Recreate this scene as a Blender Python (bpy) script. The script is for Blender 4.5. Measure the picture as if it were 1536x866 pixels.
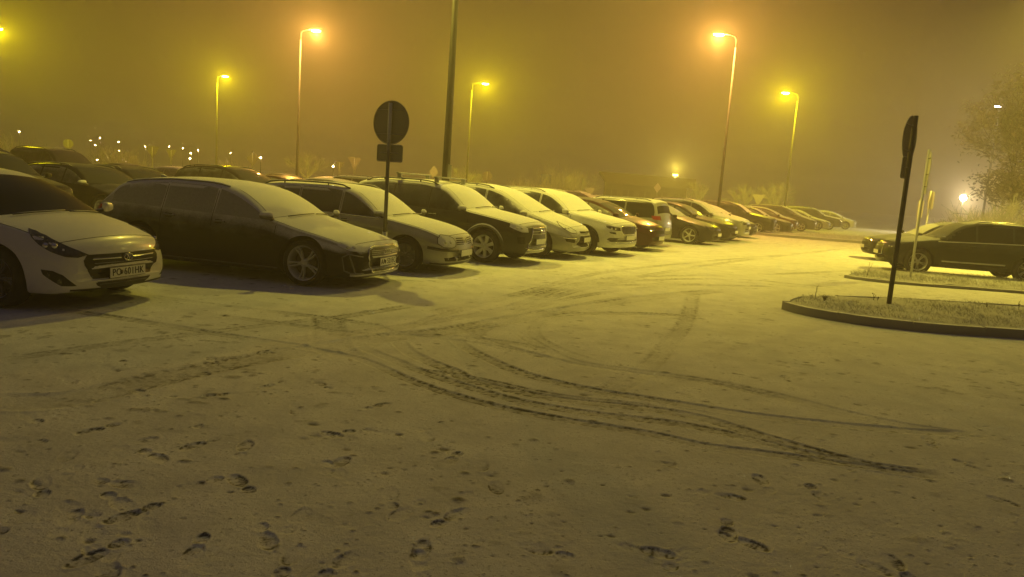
import bpy, bmesh, math, random
import numpy as np
from mathutils import Vector, Matrix
from mathutils.bvhtree import BVHTree

PI = math.pi
rad = math.radians
sc = bpy.context.scene
for o in list(bpy.data.objects):
    bpy.data.objects.remove(o)

# ------------------------------------------------------------------ camera
IW, IH, FPX = 1536.0, 866.0, 1080.0        # photo size and focal length in its pixels
CAMH = 1.62
ROLL = math.atan(0.070)
PITCH = math.atan(153.0 * math.cos(ROLL) / FPX)
_fw = np.array([0, math.cos(PITCH), -math.sin(PITCH)])
_r0 = np.array([1.0, 0, 0]); _u0 = np.cross(_r0, _fw)
_r = _r0 * math.cos(ROLL) + _u0 * math.sin(ROLL)
_u = -_r0 * math.sin(ROLL) + _u0 * math.cos(ROLL)
cam_data = bpy.data.cameras.new('camera')
cam = bpy.data.objects.new('camera', cam_data)
sc.collection.objects.link(cam)
M = Matrix.Identity(4)
for i in range(3):
    M[i][0], M[i][1], M[i][2] = _r[i], _u[i], -_fw[i]
M[2][3] = CAMH
cam.matrix_world = M
cam_data.sensor_width = 36.0
cam_data.lens = 36.0 * FPX / IW
cam_data.clip_start = 0.05
cam_data.clip_end = 3000.0
sc.camera = cam

def px_ray(x, y):
    return _fw * FPX + _r * (x - IW / 2) + _u * (IH / 2 - y)
def at_ground(x, y, z=0.0):
    d = px_ray(x, y); t = (z - CAMH) / d[2]
    return float(d[0] * t), float(d[1] * t)
def at_dist(x, y, dist):
    """point seen at pixel (x, y) at a forward distance (world y) of dist"""
    d = px_ray(x, y); t = dist / d[1]
    return float(d[0] * t), float(dist), float(CAMH + d[2] * t)
def foot_at(x, dist, y=300.0):
    p = at_dist(x, y, dist); return p[0], p[1]

# ------------------------------------------------------------------ night sky
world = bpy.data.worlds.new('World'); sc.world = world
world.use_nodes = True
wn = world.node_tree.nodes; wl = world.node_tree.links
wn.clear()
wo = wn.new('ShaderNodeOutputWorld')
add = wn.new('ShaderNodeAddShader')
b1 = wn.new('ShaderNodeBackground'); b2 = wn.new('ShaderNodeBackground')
sky = wn.new('ShaderNodeTexSky'); sky.sky_type = 'NISHITA'; sky.sun_disc = False
sky.sun_elevation = rad(-8); sky.sun_rotation = rad(200)
wl.new(sky.outputs[0], b1.inputs[0]); b1.inputs[1].default_value = 0.02
b2.inputs[0].default_value = (0.185, 0.122, 0.120, 1); b2.inputs[1].default_value = 0.22   # town-lit low cloud near the horizon; added fill light overhead
wtc = wn.new('ShaderNodeTexCoord'); wsp = wn.new('ShaderNodeSeparateXYZ'); wmr = wn.new('ShaderNodeMapRange')
wl.new(wtc.outputs['Generated'], wsp.inputs[0]); wl.new(wsp.outputs[2], wmr.inputs[0])
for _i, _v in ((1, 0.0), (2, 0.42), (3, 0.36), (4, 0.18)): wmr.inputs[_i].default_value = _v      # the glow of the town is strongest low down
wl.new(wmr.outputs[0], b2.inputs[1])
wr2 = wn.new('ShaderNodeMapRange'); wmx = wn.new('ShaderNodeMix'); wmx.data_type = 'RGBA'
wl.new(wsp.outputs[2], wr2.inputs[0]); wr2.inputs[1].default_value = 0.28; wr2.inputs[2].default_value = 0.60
wl.new(wr2.outputs[0], wmx.inputs[0]); wmx.inputs[6].default_value = (0.205, 0.103, 0.030, 1); wmx.inputs[7].default_value = (0.165, 0.15, 0.225, 1)  # cooler zenith, out of view, added to light the foreground snow neutrally
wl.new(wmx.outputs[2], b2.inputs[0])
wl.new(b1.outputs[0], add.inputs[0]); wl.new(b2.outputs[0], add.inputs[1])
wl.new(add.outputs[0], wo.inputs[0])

sc.view_settings.view_transform = 'Standard'
sc.view_settings.look = 'None'
sc.view_settings.exposure = -0.15
sc.view_settings.gamma = 1.0
sc.render.engine = 'CYCLES'
sc.cycles.max_bounces = 5
sc.cycles.diffuse_bounces = 2
sc.cycles.glossy_bounces = 3
sc.cycles.transmission_bounces = 4
sc.cycles.volume_bounces = 1
sc.cycles.transparent_max_bounces = 8
sc.cycles.sample_clamp_indirect = 3.0
sc.cycles.use_denoising = True
try:
    sc.cycles.denoiser = 'OPENIMAGEDENOISE'
    sc.cycles.denoising_input_passes = 'RGB_ALBEDO_NORMAL'
    sc.cycles.denoising_prefilter = 'ACCURATE'
except Exception:
    pass
sc.cycles.use_light_tree = True
sc.cycles.caustics_reflective = False
sc.cycles.caustics_refractive = False

# ------------------------------------------------------------------ helpers
def link(o, parent=None):
    sc.collection.objects.link(o)
    if parent is not None:
        o.parent = parent
    return o
def tag(o, label=None, cat=None, group=None, kind=None):
    if label: o['label'] = label
    if cat: o['category'] = cat
    if group: o['group'] = group
    if kind: o['kind'] = kind
    return o
def empty(name, loc=(0, 0, 0), rz=0.0, label=None, cat=None, group=None, rot=None):
    o = bpy.data.objects.new(name, None)
    o.empty_display_size = 0.2
    o.location = loc
    o.rotation_euler = rot if rot else (0, 0, rz)
    link(o)
    return tag(o, label, cat, group)
def copy_tree(o, parent=None):
    c = o.copy(); sc.collection.objects.link(c); c.parent = parent
    for ch in [x for x in bpy.data.objects if x.parent == o]:
        copy_tree(ch, c)
    return c
def mark_sharp(bm, ang=35):
    a = rad(ang)
    for e in bm.edges:
        if len(e.link_faces) == 2:
            e.smooth = e.calc_face_angle(0) < a
        else:
            e.smooth = False
    for f in bm.faces: f.smooth = True
def obj(name, bm, mats, parent=None, sharp=35, recalc=False):
    if recalc: bmesh.ops.recalc_face_normals(bm, faces=bm.faces[:])
    if sharp: mark_sharp(bm, sharp)
    me = bpy.data.meshes.new(name)
    bm.to_mesh(me); bm.free()
    if not isinstance(mats, (list, tuple)): mats = [mats]
    for m in mats: me.materials.append(m)
    o = bpy.data.objects.new(name, me)
    return link(o, parent)
def add_box(bm, c, s, mat=0, rot=None, bevel=0.0):
    r = bmesh.ops.create_cube(bm, size=1.0)
    vs = r['verts']
    for v in vs:
        v.co = Vector((v.co.x * s[0], v.co.y * s[1], v.co.z * s[2]))
    if bevel > 0:
        es = list({e for v in vs for e in v.link_edges})
        rb = bmesh.ops.bevel(bm, geom=es, offset=bevel, segments=2, profile=0.6, affect='EDGES')
        vs = list({v for f in rb['faces'] for v in f.verts} | {v for v in vs if v.is_valid})
    m = rot if rot else Matrix.Identity(3)
    fs = set()
    for v in vs:
        v.co = m @ v.co + Vector(c)
        fs.update(v.link_faces)
    for f in fs: f.material_index = mat
    return vs
def add_tube(bm, pts, r, seg=10, cap=True, mat=0):
    """tube through pts; r a number or one per point"""
    pts = [Vector(p) for p in pts]
    if not isinstance(r, (list, tuple)): r = [r] * len(pts)
    rings = []
    up = Vector((0, 0, 1))
    for i, p in enumerate(pts):
        if i == 0: d = pts[1] - p
        elif i == len(pts) - 1: d = p - pts[i - 1]
        else: d = (pts[i + 1] - p).normalized() + (p - pts[i - 1]).normalized()
        d.normalize()
        if i == 0:
            a = d.cross(up)
            if a.length < 1e-3: a = d.cross(Vector((1, 0, 0)))
            a.normalize()
        else:
            a = (a - d * a.dot(d)).normalized()
        b = d.cross(a)
        rings.append([bm.verts.new(p + (a * math.cos(t) + b * math.sin(t)) * r[i]) for t in [2 * PI * k / seg for k in range(seg)]])
    for i in range(len(rings) - 1):
        for k in range(seg):
            f = bm.faces.new((rings[i][k], rings[i][(k + 1) % seg], rings[i + 1][(k + 1) % seg], rings[i + 1][k])); f.material_index = mat
    if cap:
        f = bm.faces.new(list(reversed(rings[0]))); f.material_index = mat
        f = bm.faces.new(rings[-1]); f.material_index = mat
def add_lathe(bm, prof, seg=40, mat=0, M=None, closed=False):
    """profile of (radius, height) turned round the local Y axis (height along y)"""
    rings = []
    for (r, h) in prof:
        ring = []
        for k in range(seg):
            t = 2 * PI * k / seg
            c = Vector((r * math.cos(t), h, r * math.sin(t)))
            if M: c = M @ c
            ring.append(bm.verts.new(c))
        rings.append(ring)
    n = len(rings)
    for i in range(n if closed else n - 1):
        A, B = rings[i], rings[(i + 1) % n]
        for k in range(seg):
            f = bm.faces.new((A[k], A[(k + 1) % seg], B[(k + 1) % seg], B[k])); f.material_index = mat
def add_prism(bm, outline, z0, z1, mat=0, M=None):
    """outline: list of (x, y); extruded from z0 to z1"""
    def P(p, z):
        c = Vector((p[0], p[1], z)); return M @ c if M else c
    lo = [bm.verts.new(P(p, z0)) for p in outline]; hi = [bm.verts.new(P(p, z1)) for p in outline]
    n = len(lo); fs = [bm.faces.new(list(reversed(lo))), bm.faces.new(hi)]
    for i in range(n):
        fs.append(bm.faces.new((lo[i], lo[(i + 1) % n], hi[(i + 1) % n], hi[i])))
    for f in fs: f.material_index = mat

# ------------------------------------------------------------------ materials
class NT:
    def __init__(s, name):
        s.m = bpy.data.materials.new(name); s.m.use_nodes = True
        s.t = s.m.node_tree; s.n = s.t.nodes; s.l = s.t.links
        s.n.clear(); s.out = s.n.new('ShaderNodeOutputMaterial')
    def node(s, ty, **kw):
        x = s.n.new(ty)
        for k, v in kw.items():
            if k.startswith('i_'):
                key = k[2:]
                x.inputs[int(key) if key.isdigit() else key].default_value = v
            else: setattr(x, k, v)
        return x
    def link(s, a, b): s.l.new(a, b)
    def math(s, op, a, b=None, c=None, clamp=False):
        x = s.n.new('ShaderNodeMath'); x.operation = op; x.use_clamp = clamp
        for i, v in enumerate((a, b, c)):
            if v is None: continue
            if isinstance(v, (int, float)): x.inputs[i].default_value = v
            else: s.l.new(v, x.inputs[i])
        return x.outputs[0]
    def ramp(s, v, lo, hi, a=0.0, b=1.0):
        x = s.n.new('ShaderNodeMapRange'); x.interpolation_type = 'SMOOTHSTEP'
        s.l.new(v, x.inputs[0])
        for i, q in enumerate((lo, hi, a, b)): x.inputs[i + 1].default_value = q
        return x.outputs[0]
    def noise(s, vec, scale, detail=4, rough=0.55, dist=0.0):
        x = s.n.new('ShaderNodeTexNoise')
        x.inputs['Scale'].default_value = scale; x.inputs['Detail'].default_value = detail
        x.inputs['Roughness'].default_value = rough; x.inputs['Distortion'].default_value = dist
        if vec is not None: s.l.new(vec, x.inputs['Vector'])
        return x.outputs[0]
    def mixc(s, f, a, b):
        x = s.n.new('ShaderNodeMix'); x.data_type = 'RGBA'
        if isinstance(f, (int, float)): x.inputs[0].default_value = f
        else: s.l.new(f, x.inputs[0])
        for i, v in ((6, a), (7, b)):
            if isinstance(v, tuple): x.inputs[i].default_value = (v[0], v[1], v[2], 1)
            else: s.l.new(v, x.inputs[i])
        return x.outputs[2]
    def bsdf(s, color, rough=0.5, metal=0.0, coat=0.0, spec=0.5):
        x = s.n.new('ShaderNodeBsdfPrincipled')
        if isinstance(color, tuple): x.inputs['Base Color'].default_value = (color[0], color[1], color[2], 1)
        else: s.l.new(color, x.inputs['Base Color'])
        if isinstance(rough, (int, float)): x.inputs['Roughness'].default_value = rough
        else: s.l.new(rough, x.inputs['Roughness'])
        x.inputs['Metallic'].default_value = metal
        x.inputs['Coat Weight'].default_value = coat; x.inputs['Coat Roughness'].default_value = 0.06
        x.inputs['Specular IOR Level'].default_value = spec
        return x
    def bump(s, h, strength, dist, to):
        x = s.n.new('ShaderNodeBump'); x.inputs['Strength'].default_value = strength; x.inputs['Distance'].default_value = dist
        s.l.new(h, x.inputs['Height']); s.l.new(x.outputs[0], to.inputs['Normal'])
        return x
    def mixs(s, f, a, b):
        x = s.n.new('ShaderNodeMixShader')
        if isinstance(f, (int, float)): x.inputs[0].default_value = f
        else: s.l.new(f, x.inputs[0])
        s.l.new(a, x.inputs[1]); s.l.new(b, x.inputs[2]); return x.outputs[0]
    def done(s, sh):
        s.l.new(sh, s.out.inputs[0]); return s.m

SNOW = (0.74, 0.76, 0.80)
_cache = {}
def frosted(name, color, rough=0.4, metal=0.0, coat=0.0, top=1.0, side=0.0, lo=0.75, hi=1.15, edge=(0.30, 0.62), glass=False, wear=0.0, spec=0.5):
    """a surface with snow lying on what faces up (top) and hoarfrost on its upright faces above a height (side)"""
    key = (name, color, rough, metal, coat, top, side, lo, hi, edge, glass, wear, spec)
    if key in _cache: return _cache[key]
    t = NT(name)
    tc = t.node('ShaderNodeTexCoord'); geo = t.node('ShaderNodeNewGeometry')
    sep = t.node('ShaderNodeSeparateXYZ'); t.link(geo.outputs['Normal'], sep.inputs[0])
    seo = t.node('ShaderNodeSeparateXYZ'); t.link(tc.outputs['Object'], seo.inputs[0])
    n1 = t.noise(tc.outputs['Object'], 3.5, 5, 0.6)
    n2 = t.noise(tc.outputs['Object'], 40, 4, 0.65)
    up = t.math('ADD', sep.outputs[2], t.math('MULTIPLY', t.math('SUBTRACT', n1, 0.5), 0.14))
    up = t.math('ADD', up, t.math('MULTIPLY', t.math('SUBTRACT', n2, 0.5), 0.10))
    f = t.math('MULTIPLY', t.ramp(up, edge[0], edge[1]), top)
    if wear > 0:
        f = t.math('MULTIPLY', f, t.ramp(n1, 0.5 - wear * 0.3, 0.62 - wear * 0.3, 1.0 - wear, 1.0))
    if side > 0:
        h = t.math('ADD', seo.outputs[2], t.math('MULTIPLY', t.math('SUBTRACT', n1, 0.5), 0.35))
        fs = t.math('MULTIPLY', t.ramp(h, lo, hi), side)
        fs = t.math('MULTIPLY', fs, t.ramp(n2, 0.25, 0.6, 0.75, 1.0))
        f = t.math('MAXIMUM', f, fs)
    if glass:
        base = t.bsdf(color, rough, 0.0, 0.0, 0.2)
    else:
        base = t.bsdf(color, rough, metal, coat, spec)
    sn = t.bsdf(SNOW, 0.75, 0.0, 0.0, 0.25)
    t.bump(t.math('ADD', n2, t.math('MULTIPLY', n1, 2.0)), 0.35, 0.01, sn)
    m = t.done(t.mixs(f, base.outputs[0], sn.outputs[0]))
    _cache[key] = m
    return m
def plain(name, color, rough=0.5, metal=0.0, coat=0.0, var=0.12, nscale=12.0):
    key = (name, color, rough, metal, coat)
    if key in _cache: return _cache[key]
    t = NT(name); tc = t.node('ShaderNodeTexCoord')
    n = t.noise(tc.outputs['Object'], nscale, 5)
    c2 = tuple(max(0, c * (1 - 2 * var)) for c in color)
    b = t.bsdf(t.mixc(n, c2, tuple(min(1, c * (1 + var)) for c in color)), t.ramp(n, 0.3, 0.7, rough * 0.85, min(1, rough * 1.15)), metal, coat)
    m = t.done(b.outputs[0]); _cache[key] = m
    return m
def emit(name, color, strength):
    t = NT(name); e = t.node('ShaderNodeEmission'); e.inputs[0].default_value = (*color, 1); e.inputs[1].default_value = strength
    m = t.done(e.outputs[0])
    try: m.cycles.emission_sampling = 'NONE'
    except Exception: pass
    return m

# ------------------------------------------------------------------ snowy ground
def catmull(P, n=12):
    P = [np.array(p, float) for p in P]
    P = [2 * P[0] - P[1]] + P + [2 * P[-1] - P[-2]]
    out = []
    for i in range(1, len(P) - 2):
        for k in range(n):
            t = k / n
            out.append(0.5 * ((2 * P[i]) + (-P[i - 1] + P[i + 1]) * t + (2 * P[i - 1] - 5 * P[i] + 4 * P[i + 1] - P[i + 2]) * t * t + (-P[i - 1] + 3 * P[i] - 3 * P[i + 1] + P[i + 2]) * t ** 3))
    out.append(P[-2]); return np.array(out)
def vnoise(x, y, seed=0):
    """value noise, numpy"""
    xi = np.floor(x).astype(np.int64); yi = np.floor(y).astype(np.int64)
    fx = x - xi; fy = y - yi
    fx = fx * fx * (3 - 2 * fx); fy = fy * fy * (3 - 2 * fy)
    def h(a, b):
        n = (a * 374761393 + b * 668265263 + seed * 974711) & 0x7fffffff
        n = ((n ^ (n >> 13)) * 1274126177) & 0x7fffffff
        n = (n ^ (n >> 16)) & 0xffffff
        return n / float(0xffffff)
    return (h(xi, yi) * (1 - fx) + h(xi + 1, yi) * fx) * (1 - fy) + (h(xi, yi + 1) * (1 - fx) + h(xi + 1, yi + 1) * fx) * fy
def fbm(x, y, seed=0, oct=4):
    s = 0; a = 0.5
    for k in range(oct):
        s = s + a * vnoise(x * 2 ** k, y * 2 ** k, seed + k); a *= 0.5
    return s / (1 - 0.5 ** oct)
# tyre tracks: (width, strength, points in the photo)
TRACKS = [
    (0.16, 0.60, [(593, 509), (622, 533), (681, 557), (706, 570), (829, 597), (976, 614), (1058, 629), (1157, 659), (1280, 693), (1350, 706), (1425, 714)]),
    (0.10, 0.45, [(600, 551), (660, 559), (706, 566), (829, 592), (930, 604), (1000, 613)]),
    (0.12, 0.62, [(467, 521), (539, 538), (622, 573), (696, 597), (804, 622), (976, 651), (1058, 669), (1171, 683), (1280, 697), (1350, 708), (1425, 716)]),
    (0.15, 0.75, [(681, 506), (700, 522), (765, 553), (853, 578), (976, 599), (1107, 620), (1206, 632), (1329, 644), (1467, 652)]),
    (0.17, 0.55, [(780, 500), (794, 509), (835, 532), (878, 546), (976, 559), (1083, 575), (1181, 597), (1280, 622), (1378, 642), (1467, 653)]),
    (0.15, 0.60, [(98, 465), (211, 482), (344, 504), (467, 522), (520, 535)]),
    (0.34, 0.75, [(-40, 604), (98, 600), (211, 575), (285, 558), (369, 541), (467, 524), (540, 512), (598, 504), (681, 495), (780, 477), (878, 460), (976, 446), (1080, 436)]),
    (0.15, 0.50, [(211, 442), (344, 460), (492, 477), (560, 488), (598, 499), (706, 514), (765, 524), (804, 533), (878, 549)]),
    (0.18, 0.40, [(480, 480), (560, 468), (627, 458), (755, 446), (860, 433), (960, 427), (1060, 427)]),
    (0.18, 0.40, [(686, 499), (775, 482), (853, 472), (960, 470), (1060, 476)]),
    (0.35, 0.45, [(492, 474), (494, 500), (500, 522), (530, 540)]),
    (0.20, 0.38, [(420, 512), (600, 490), (760, 462), (860, 428), (960, 415), (1150, 412), (1300, 405)]),
    (0.18, 0.30, [(640, 470), (780, 440), (900, 410), (1040, 394), (1180, 382), (1280, 372)]),
    (0.18, 0.28, [(760, 470), (880, 432), (1000, 408), (1120, 390), (1240, 377)]),
    (0.16, 0.25, [(0, 540), (140, 520), (300, 500), (480, 478)]),
    (0.13, 0.45, [(700, 500), (760, 520), (860, 545), (960, 560), (1080, 577), (1200, 605)]),
    (0.13, 0.50, [(540, 520), (620, 552), (700, 580), (800, 606), (900, 622), (1040, 640), (1180, 672), (1300, 700)]),
    (0.15, 0.40, [(300, 470), (420, 485), (540, 500), (680, 505), (800, 520), (900, 552)]),
    (0.15, 0.35, [(520, 540), (560, 515), (640, 480), (740, 452), (840, 432), (980, 420), (1120, 420), (1250, 432)]),
    (0.15, 0.35, [(700, 515), (730, 492), (800, 462), (900, 440), (1020, 428), (1160, 430)]),
    (0.15, 0.35, [(1000, 440), (900, 452), (830, 470), (800, 495), (830, 520), (900, 545)]),
    (0.22, 0.30, [(890, 600), (960, 560), (1000, 520), (1030, 480), (1040, 440)]),
]
Z3 = [(315,195),(335,230),(205,265),(430,305),(345,318),(625,250),(650,205),(390,215),(95,380),(70,450),(300,413),(605,390),(680,310),(745,475),(610,458),(415,458),(465,495),(985,280),(900,355),(1025,430),(1015,535),(605,580),(740,580),(355,580),(355,635),(405,670),(440,695),(130,590),(195,555),(240,660),(285,750),(300,790),(330,835),(595,780),(805,740),(905,695),(885,820),(205,700),(830,280),(815,175),(40,700)]
Z4 = [(215,345),(100,435),(228,425),(90,525),(440,505),(260,625),(305,660),(470,635),(440,685),(730,785),(350,800),(350,830),(100,830),(530,515),(360,430),(570,580)]
Z5 = [(75,505),(245,615),(540,610),(265,720),(310,755),(120,810),(20,785),(790,725),(1005,530),(1075,625),(885,455),(680,820),(790,835),(565,805),(445,260),(380,580)]
PRINTS = [(X / 2.033, 440 + Y / 2.033) for X, Y in Z3] + [(460 + X / 2.033, 440 + Y / 2.033) for X, Y in Z4] + [(960 + X / 2.033, 440 + Y / 2.033) for X, Y in Z5]
rnd = random.Random(5)

def build_ground():
    fine = np.linspace(rad(-47), rad(47), 900)
    coarse = np.linspace(rad(47), rad(313), 60)[1:-1]
    th = np.concatenate([fine, coarse])           # angle clockwise from +Y
    r1 = np.geomspace(0.6, 2.2, 12)[:-1]
    r2 = np.geomspace(2.2, 26, 880)[:-1]
    r3 = np.geomspace(26, 80, 130)[:-1]
    r4 = np.geomspace(80, 900, 40)
    rr = np.concatenate([r1, r2, r3, r4])
    R, T = np.meshgrid(rr, th, indexing='ij')
    X = (R * np.sin(T)); Y = (R * np.cos(T))
    x = X.ravel(); y = Y.ravel(); n = x.size
    z = np.zeros(n); bare = np.zeros(n)
    near = (np.hypot(x, y) < 45) & (y > 0)
    idx = np.nonzero(near)[0]
    xn, yn = x[idx], y[idx]
    zn = 0.010 * (fbm(xn * 1.3, yn * 1.3, 3) - 0.5) + 0.004 * (fbm(xn * 9, yn * 9, 9, 4) - 0.5)
    bn = np.zeros(idx.size)
    nz = fbm(xn * 14, yn * 14, 21, 4); nl = fbm(xn * 0.9, yn * 0.9, 33, 3); nz2 = fbm(xn * 34, yn * 34, 91, 3)
    for w, s, pts in TRACKS:
        C = catmull([at_ground(*p) for p in pts], 10)
        best = np.full(idx.size, 9.0); arc = np.zeros(idx.size)
        bb = (xn > C[:, 0].min() - 1) & (xn < C[:, 0].max() + 1) & (yn > C[:, 1].min() - 1) & (yn < C[:, 1].max() + 1)
        J = np.nonzero(bb)[0]; px, py = xn[J], yn[J]
        bd = np.full(J.size, 9.0); ba = np.zeros(J.size); bs = np.zeros(J.size); acc = 0.0
        for k in range(len(C) - 1):
            ax, ay = C[k]; dx, dy = C[k + 1] - C[k]; L2 = dx * dx + dy * dy + 1e-9; L = math.sqrt(L2)
            t = np.clip(((px - ax) * dx + (py - ay) * dy) / L2, 0, 1)
            ex = px - ax - t * dx; ey = py - ay - t * dy
            d = np.hypot(ex, ey); m = d < bd
            bd[m] = d[m]; ba[m] = acc + t[m] * L; bs[m] = np.sign((dx * ey - dy * ex)[m])
            acc += L
        hw = w * 0.5
        u = bd / hw
        ends = np.clip(np.minimum(ba, acc - ba) / 0.25, 0, 1)
        inside = 1 / (1 + np.exp((u - 1) * 9))
        ridge = np.exp(-((u - 1.15) / 0.16) ** 2)
        rut = np.exp(-((u - 0.82) / 0.22) ** 2)
        tread = 0.5 + 0.5 * np.cos(bs * bd * 2 * PI / 0.034 + 2.5 * (nl[J] - .5))
        patch = np.clip((nl[J] - 0.28) * 2.6, 0.15, 1)
        zn[J] += s * ends * (-0.009 * inside + 0.006 * ridge * (0.5 + nz[J]) - 0.0015 * inside * tread)
        bn[J] = np.maximum(bn[J], 1.3 * s ** 0.5 * ends * patch * (inside * (0.14 + 0.20 * tread + 0.36 * np.clip(nz2[J] * 5 - 2.2, 0, 1)) + 0.7 * rut * np.clip(nz2[J] * 4 - 1.5, 0, 1)))
    # footprints
    allp = []
    for (a, b) in PRINTS:
        gx, gy = at_ground(a, b); allp.append((gx, gy, rnd.uniform(0.75, 1.0)))
    for k in range(45):                                     # fainter, half snowed-in steps between them
        a = rnd.uniform(-4.5, 4.5); b = rnd.uniform(2.5, 10.5)
        allp.append((a * b / 6.0, b, rnd.uniform(0.12, 0.35)))
    for gx, gy, s in allp:
        an = rnd.choice([rnd.gauss(1.3, 0.3), rnd.gauss(1.0, 0.4), rnd.gauss(-0.6, 0.5), rnd.gauss(1.9, .3)]) + (PI if rnd.random() < 0.5 else 0)
        J = np.nonzero((abs(xn - gx) < 0.28) & (abs(yn - gy) < 0.28))[0]
        if J.size == 0: continue
        ca, sa = math.cos(an), math.sin(an)
        u = (xn[J] - gx) * ca + (yn[J] - gy) * sa; v = -(xn[J] - gx) * sa + (yn[J] - gy) * ca
        wob = (nz[J] - 0.5) * 0.03
        sole = np.hypot((u - 0.052) / 0.082, (v - 0.006) / 0.041) + wob * 6
        heel = np.hypot((u + 0.090) / 0.042, v / 0.032) + wob * 6
        d = np.minimum(sole, heel)
        ins = 1 / (1 + np.exp((d - 1) * 14)); rim = np.exp(-((d - 1.22) / 0.14) ** 2)
        tread = (np.sin(u * 2 * PI / 0.022) > 0).astype(float)
        part = np.clip(0.35 + 1.6 * np.sin(rnd.uniform(0, 6) + u * rnd.uniform(4, 16) + v * rnd.uniform(-30, 30)), 0, 1)
        edge = np.exp(-((d - 0.95) / 0.10) ** 2) * (0.55 + 0.45 * (v < 0))
        zn[J] += s * (-0.007 * ins * (0.5 + 0.5 * part) + 0.005 * rim * nz[J] * part + 0.0008 * ins * tread)
        bn[J] = np.maximum(bn[J], 1.2 * s * part * (1.1 * edge * np.clip(nz2[J] * 4.0 - 1.5, 0, 1) + ins * (0.30 + 0.40 * tread) * np.clip(nz2[J] * 5 - 2.1, 0, 1)))
    # scuffs, clods and crumbs kicked up by shoes and wheels
    c1 = fbm(xn * 7, yn * 9, 55, 4); c2 = fbm(xn * 0.55 + 3, yn * 0.55, 71, 3)
    sc_ = np.clip((c1 - 0.68) * 9, 0, 1) * np.clip((c2 - 0.42) * 4, 0, 1)
    bn = np.maximum(bn, 0.45 * sc_); zn += 0.003 * sc_
    for k in range(3000):
        gy = 2.4 * math.exp(rnd.random() ** 0.75 * 2.1); gx = rnd.uniform(-0.75, 0.75) * gy * 1.05
        rx = (rnd.uniform(0.004, 0.011) + 0.020 * rnd.random() ** 6) * (0.7 + gy * 0.10); ry = rx * rnd.uniform(0.5, 0.9)
        J = np.nonzero((abs(xn - gx) < 0.1) & (abs(yn - gy) < 0.1))[0]
        if J.size == 0: continue
        d = np.hypot((xn[J] - gx) / rx, (yn[J] - gy) / ry) + (nz[J] - 0.5) * 1.5
        k_ = 1 / (1 + np.exp((d - 1) * 5))
        zn[J] += k_ * 0.004 * rnd.choice([-1, 1, 1]); bn[J] = np.maximum(bn[J], k_ * rnd.uniform(0.15, 0.8))
    z[idx] = zn; bare[idx] = np.clip(bn, 0, 1)
    nr, nt = R.shape
    me = bpy.data.meshes.new('ground')
    i0 = np.arange(nr - 1)[:, None] * nt + np.arange(nt)[None, :]
    j = (np.arange(nt) + 1) % nt
    i1 = np.arange(nr - 1)[:, None] * nt + j[None, :]
    quads = np.stack([i0, i0 + nt, i1 + nt, i1], -1).reshape(-1, 4)
    nv = n + 1
    co = np.zeros((nv, 3), np.float32); co[:n, 0] = x; co[:n, 1] = y; co[:n, 2] = z
    tri = np.stack([np.full(nt, n), np.arange(nt), j], -1)
    loops = np.concatenate([quads.ravel(), tri.ravel()]).astype(np.int32)
    nf = len(quads) + len(tri)
    starts = np.concatenate([np.arange(len(quads)) * 4, len(quads) * 4 + np.arange(len(tri)) * 3]).astype(np.int32)
    me.vertices.add(nv); me.vertices.foreach_set('co', co.ravel())
    me.loops.add(len(loops)); me.loops.foreach_set('vertex_index', loops)
    me.polygons.add(nf); me.polygons.foreach_set('loop_start', starts)
    me.update(calc_edges=True); me.validate()
    me.polygons.foreach_set('use_smooth', np.ones(nf, bool))
    at = me.attributes.new('bare', 'FLOAT', 'POINT')
    at.data.foreach_set('value', np.concatenate([bare, [0]]).astype(np.float32))
    t = NT('thin_snow_on_asphalt')
    tc = t.node('ShaderNodeTexCoord'); A = t.node('ShaderNodeAttribute', attribute_name='bare')
    P = tc.outputs['Object']
    big = t.noise(P, 0.25, 3); mid = t.noise(P, 2.2, 5, 0.6); fin = t.noise(P, 26, 5, 0.65); gr = t.noise(P, 130, 3, 0.6)
    fin2 = t.noise(P, 55, 4, 0.7)
    spk = t.math('MAXIMUM', t.math('MULTIPLY', t.ramp(fin, 0.58, 0.68), t.ramp(mid, 0.46, 0.66)), t.math('MULTIPLY', t.ramp(fin2, 0.57, 0.66), t.ramp(mid, 0.36, 0.60, 0.2, 1.0)))
    st = t.node('ShaderNodeMapping'); st.inputs['Scale'].default_value = (1.0, 0.62, 1.0); t.link(P, st.inputs[0])
    sp3 = t.noise(st.outputs[0], 7.5, 7, 0.72, 0.4); sp4 = t.noise(P, 0.45, 3)
    spk = t.math('MAXIMUM', spk, t.math('MULTIPLY', t.ramp(sp3, 0.615, 0.70), t.ramp(sp4, 0.36, 0.62, 0.35, 1.0)))
    f = t.math('ADD', t.math('MULTIPLY', A.outputs['Fac'], t.ramp(gr, 0.25, 0.6, 0.75, 1.15)), t.math('MULTIPLY', spk, 0.6))
    f = t.math('MINIMUM', f, 0.93)
    snow = t.mixc(t.ramp(mid, 0.3, 0.7), (0.60, 0.61, 0.63), (0.78, 0.79, 0.80))
    snow = t.mixc(t.ramp(big, 0.35, 0.65, 0, 0.25), snow, (0.52, 0.52, 0.54))
    col = t.mixc(f, snow, (0.045, 0.045, 0.048))
    b = t.bsdf(col, 0.8, spec=0.25)
    t.bump(t.math('ADD', t.math('MULTIPLY', fin, 1.0), t.math('MULTIPLY', gr, 0.4)), 0.5, 0.012, b)
    me.materials.append(t.done(b.outputs[0]))
    o = bpy.data.objects.new('ground', me); link(o)
    tag(o, kind='structure', label='thin trodden snow over the asphalt of the parking area')
    return o
GROUND = build_ground()
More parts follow.
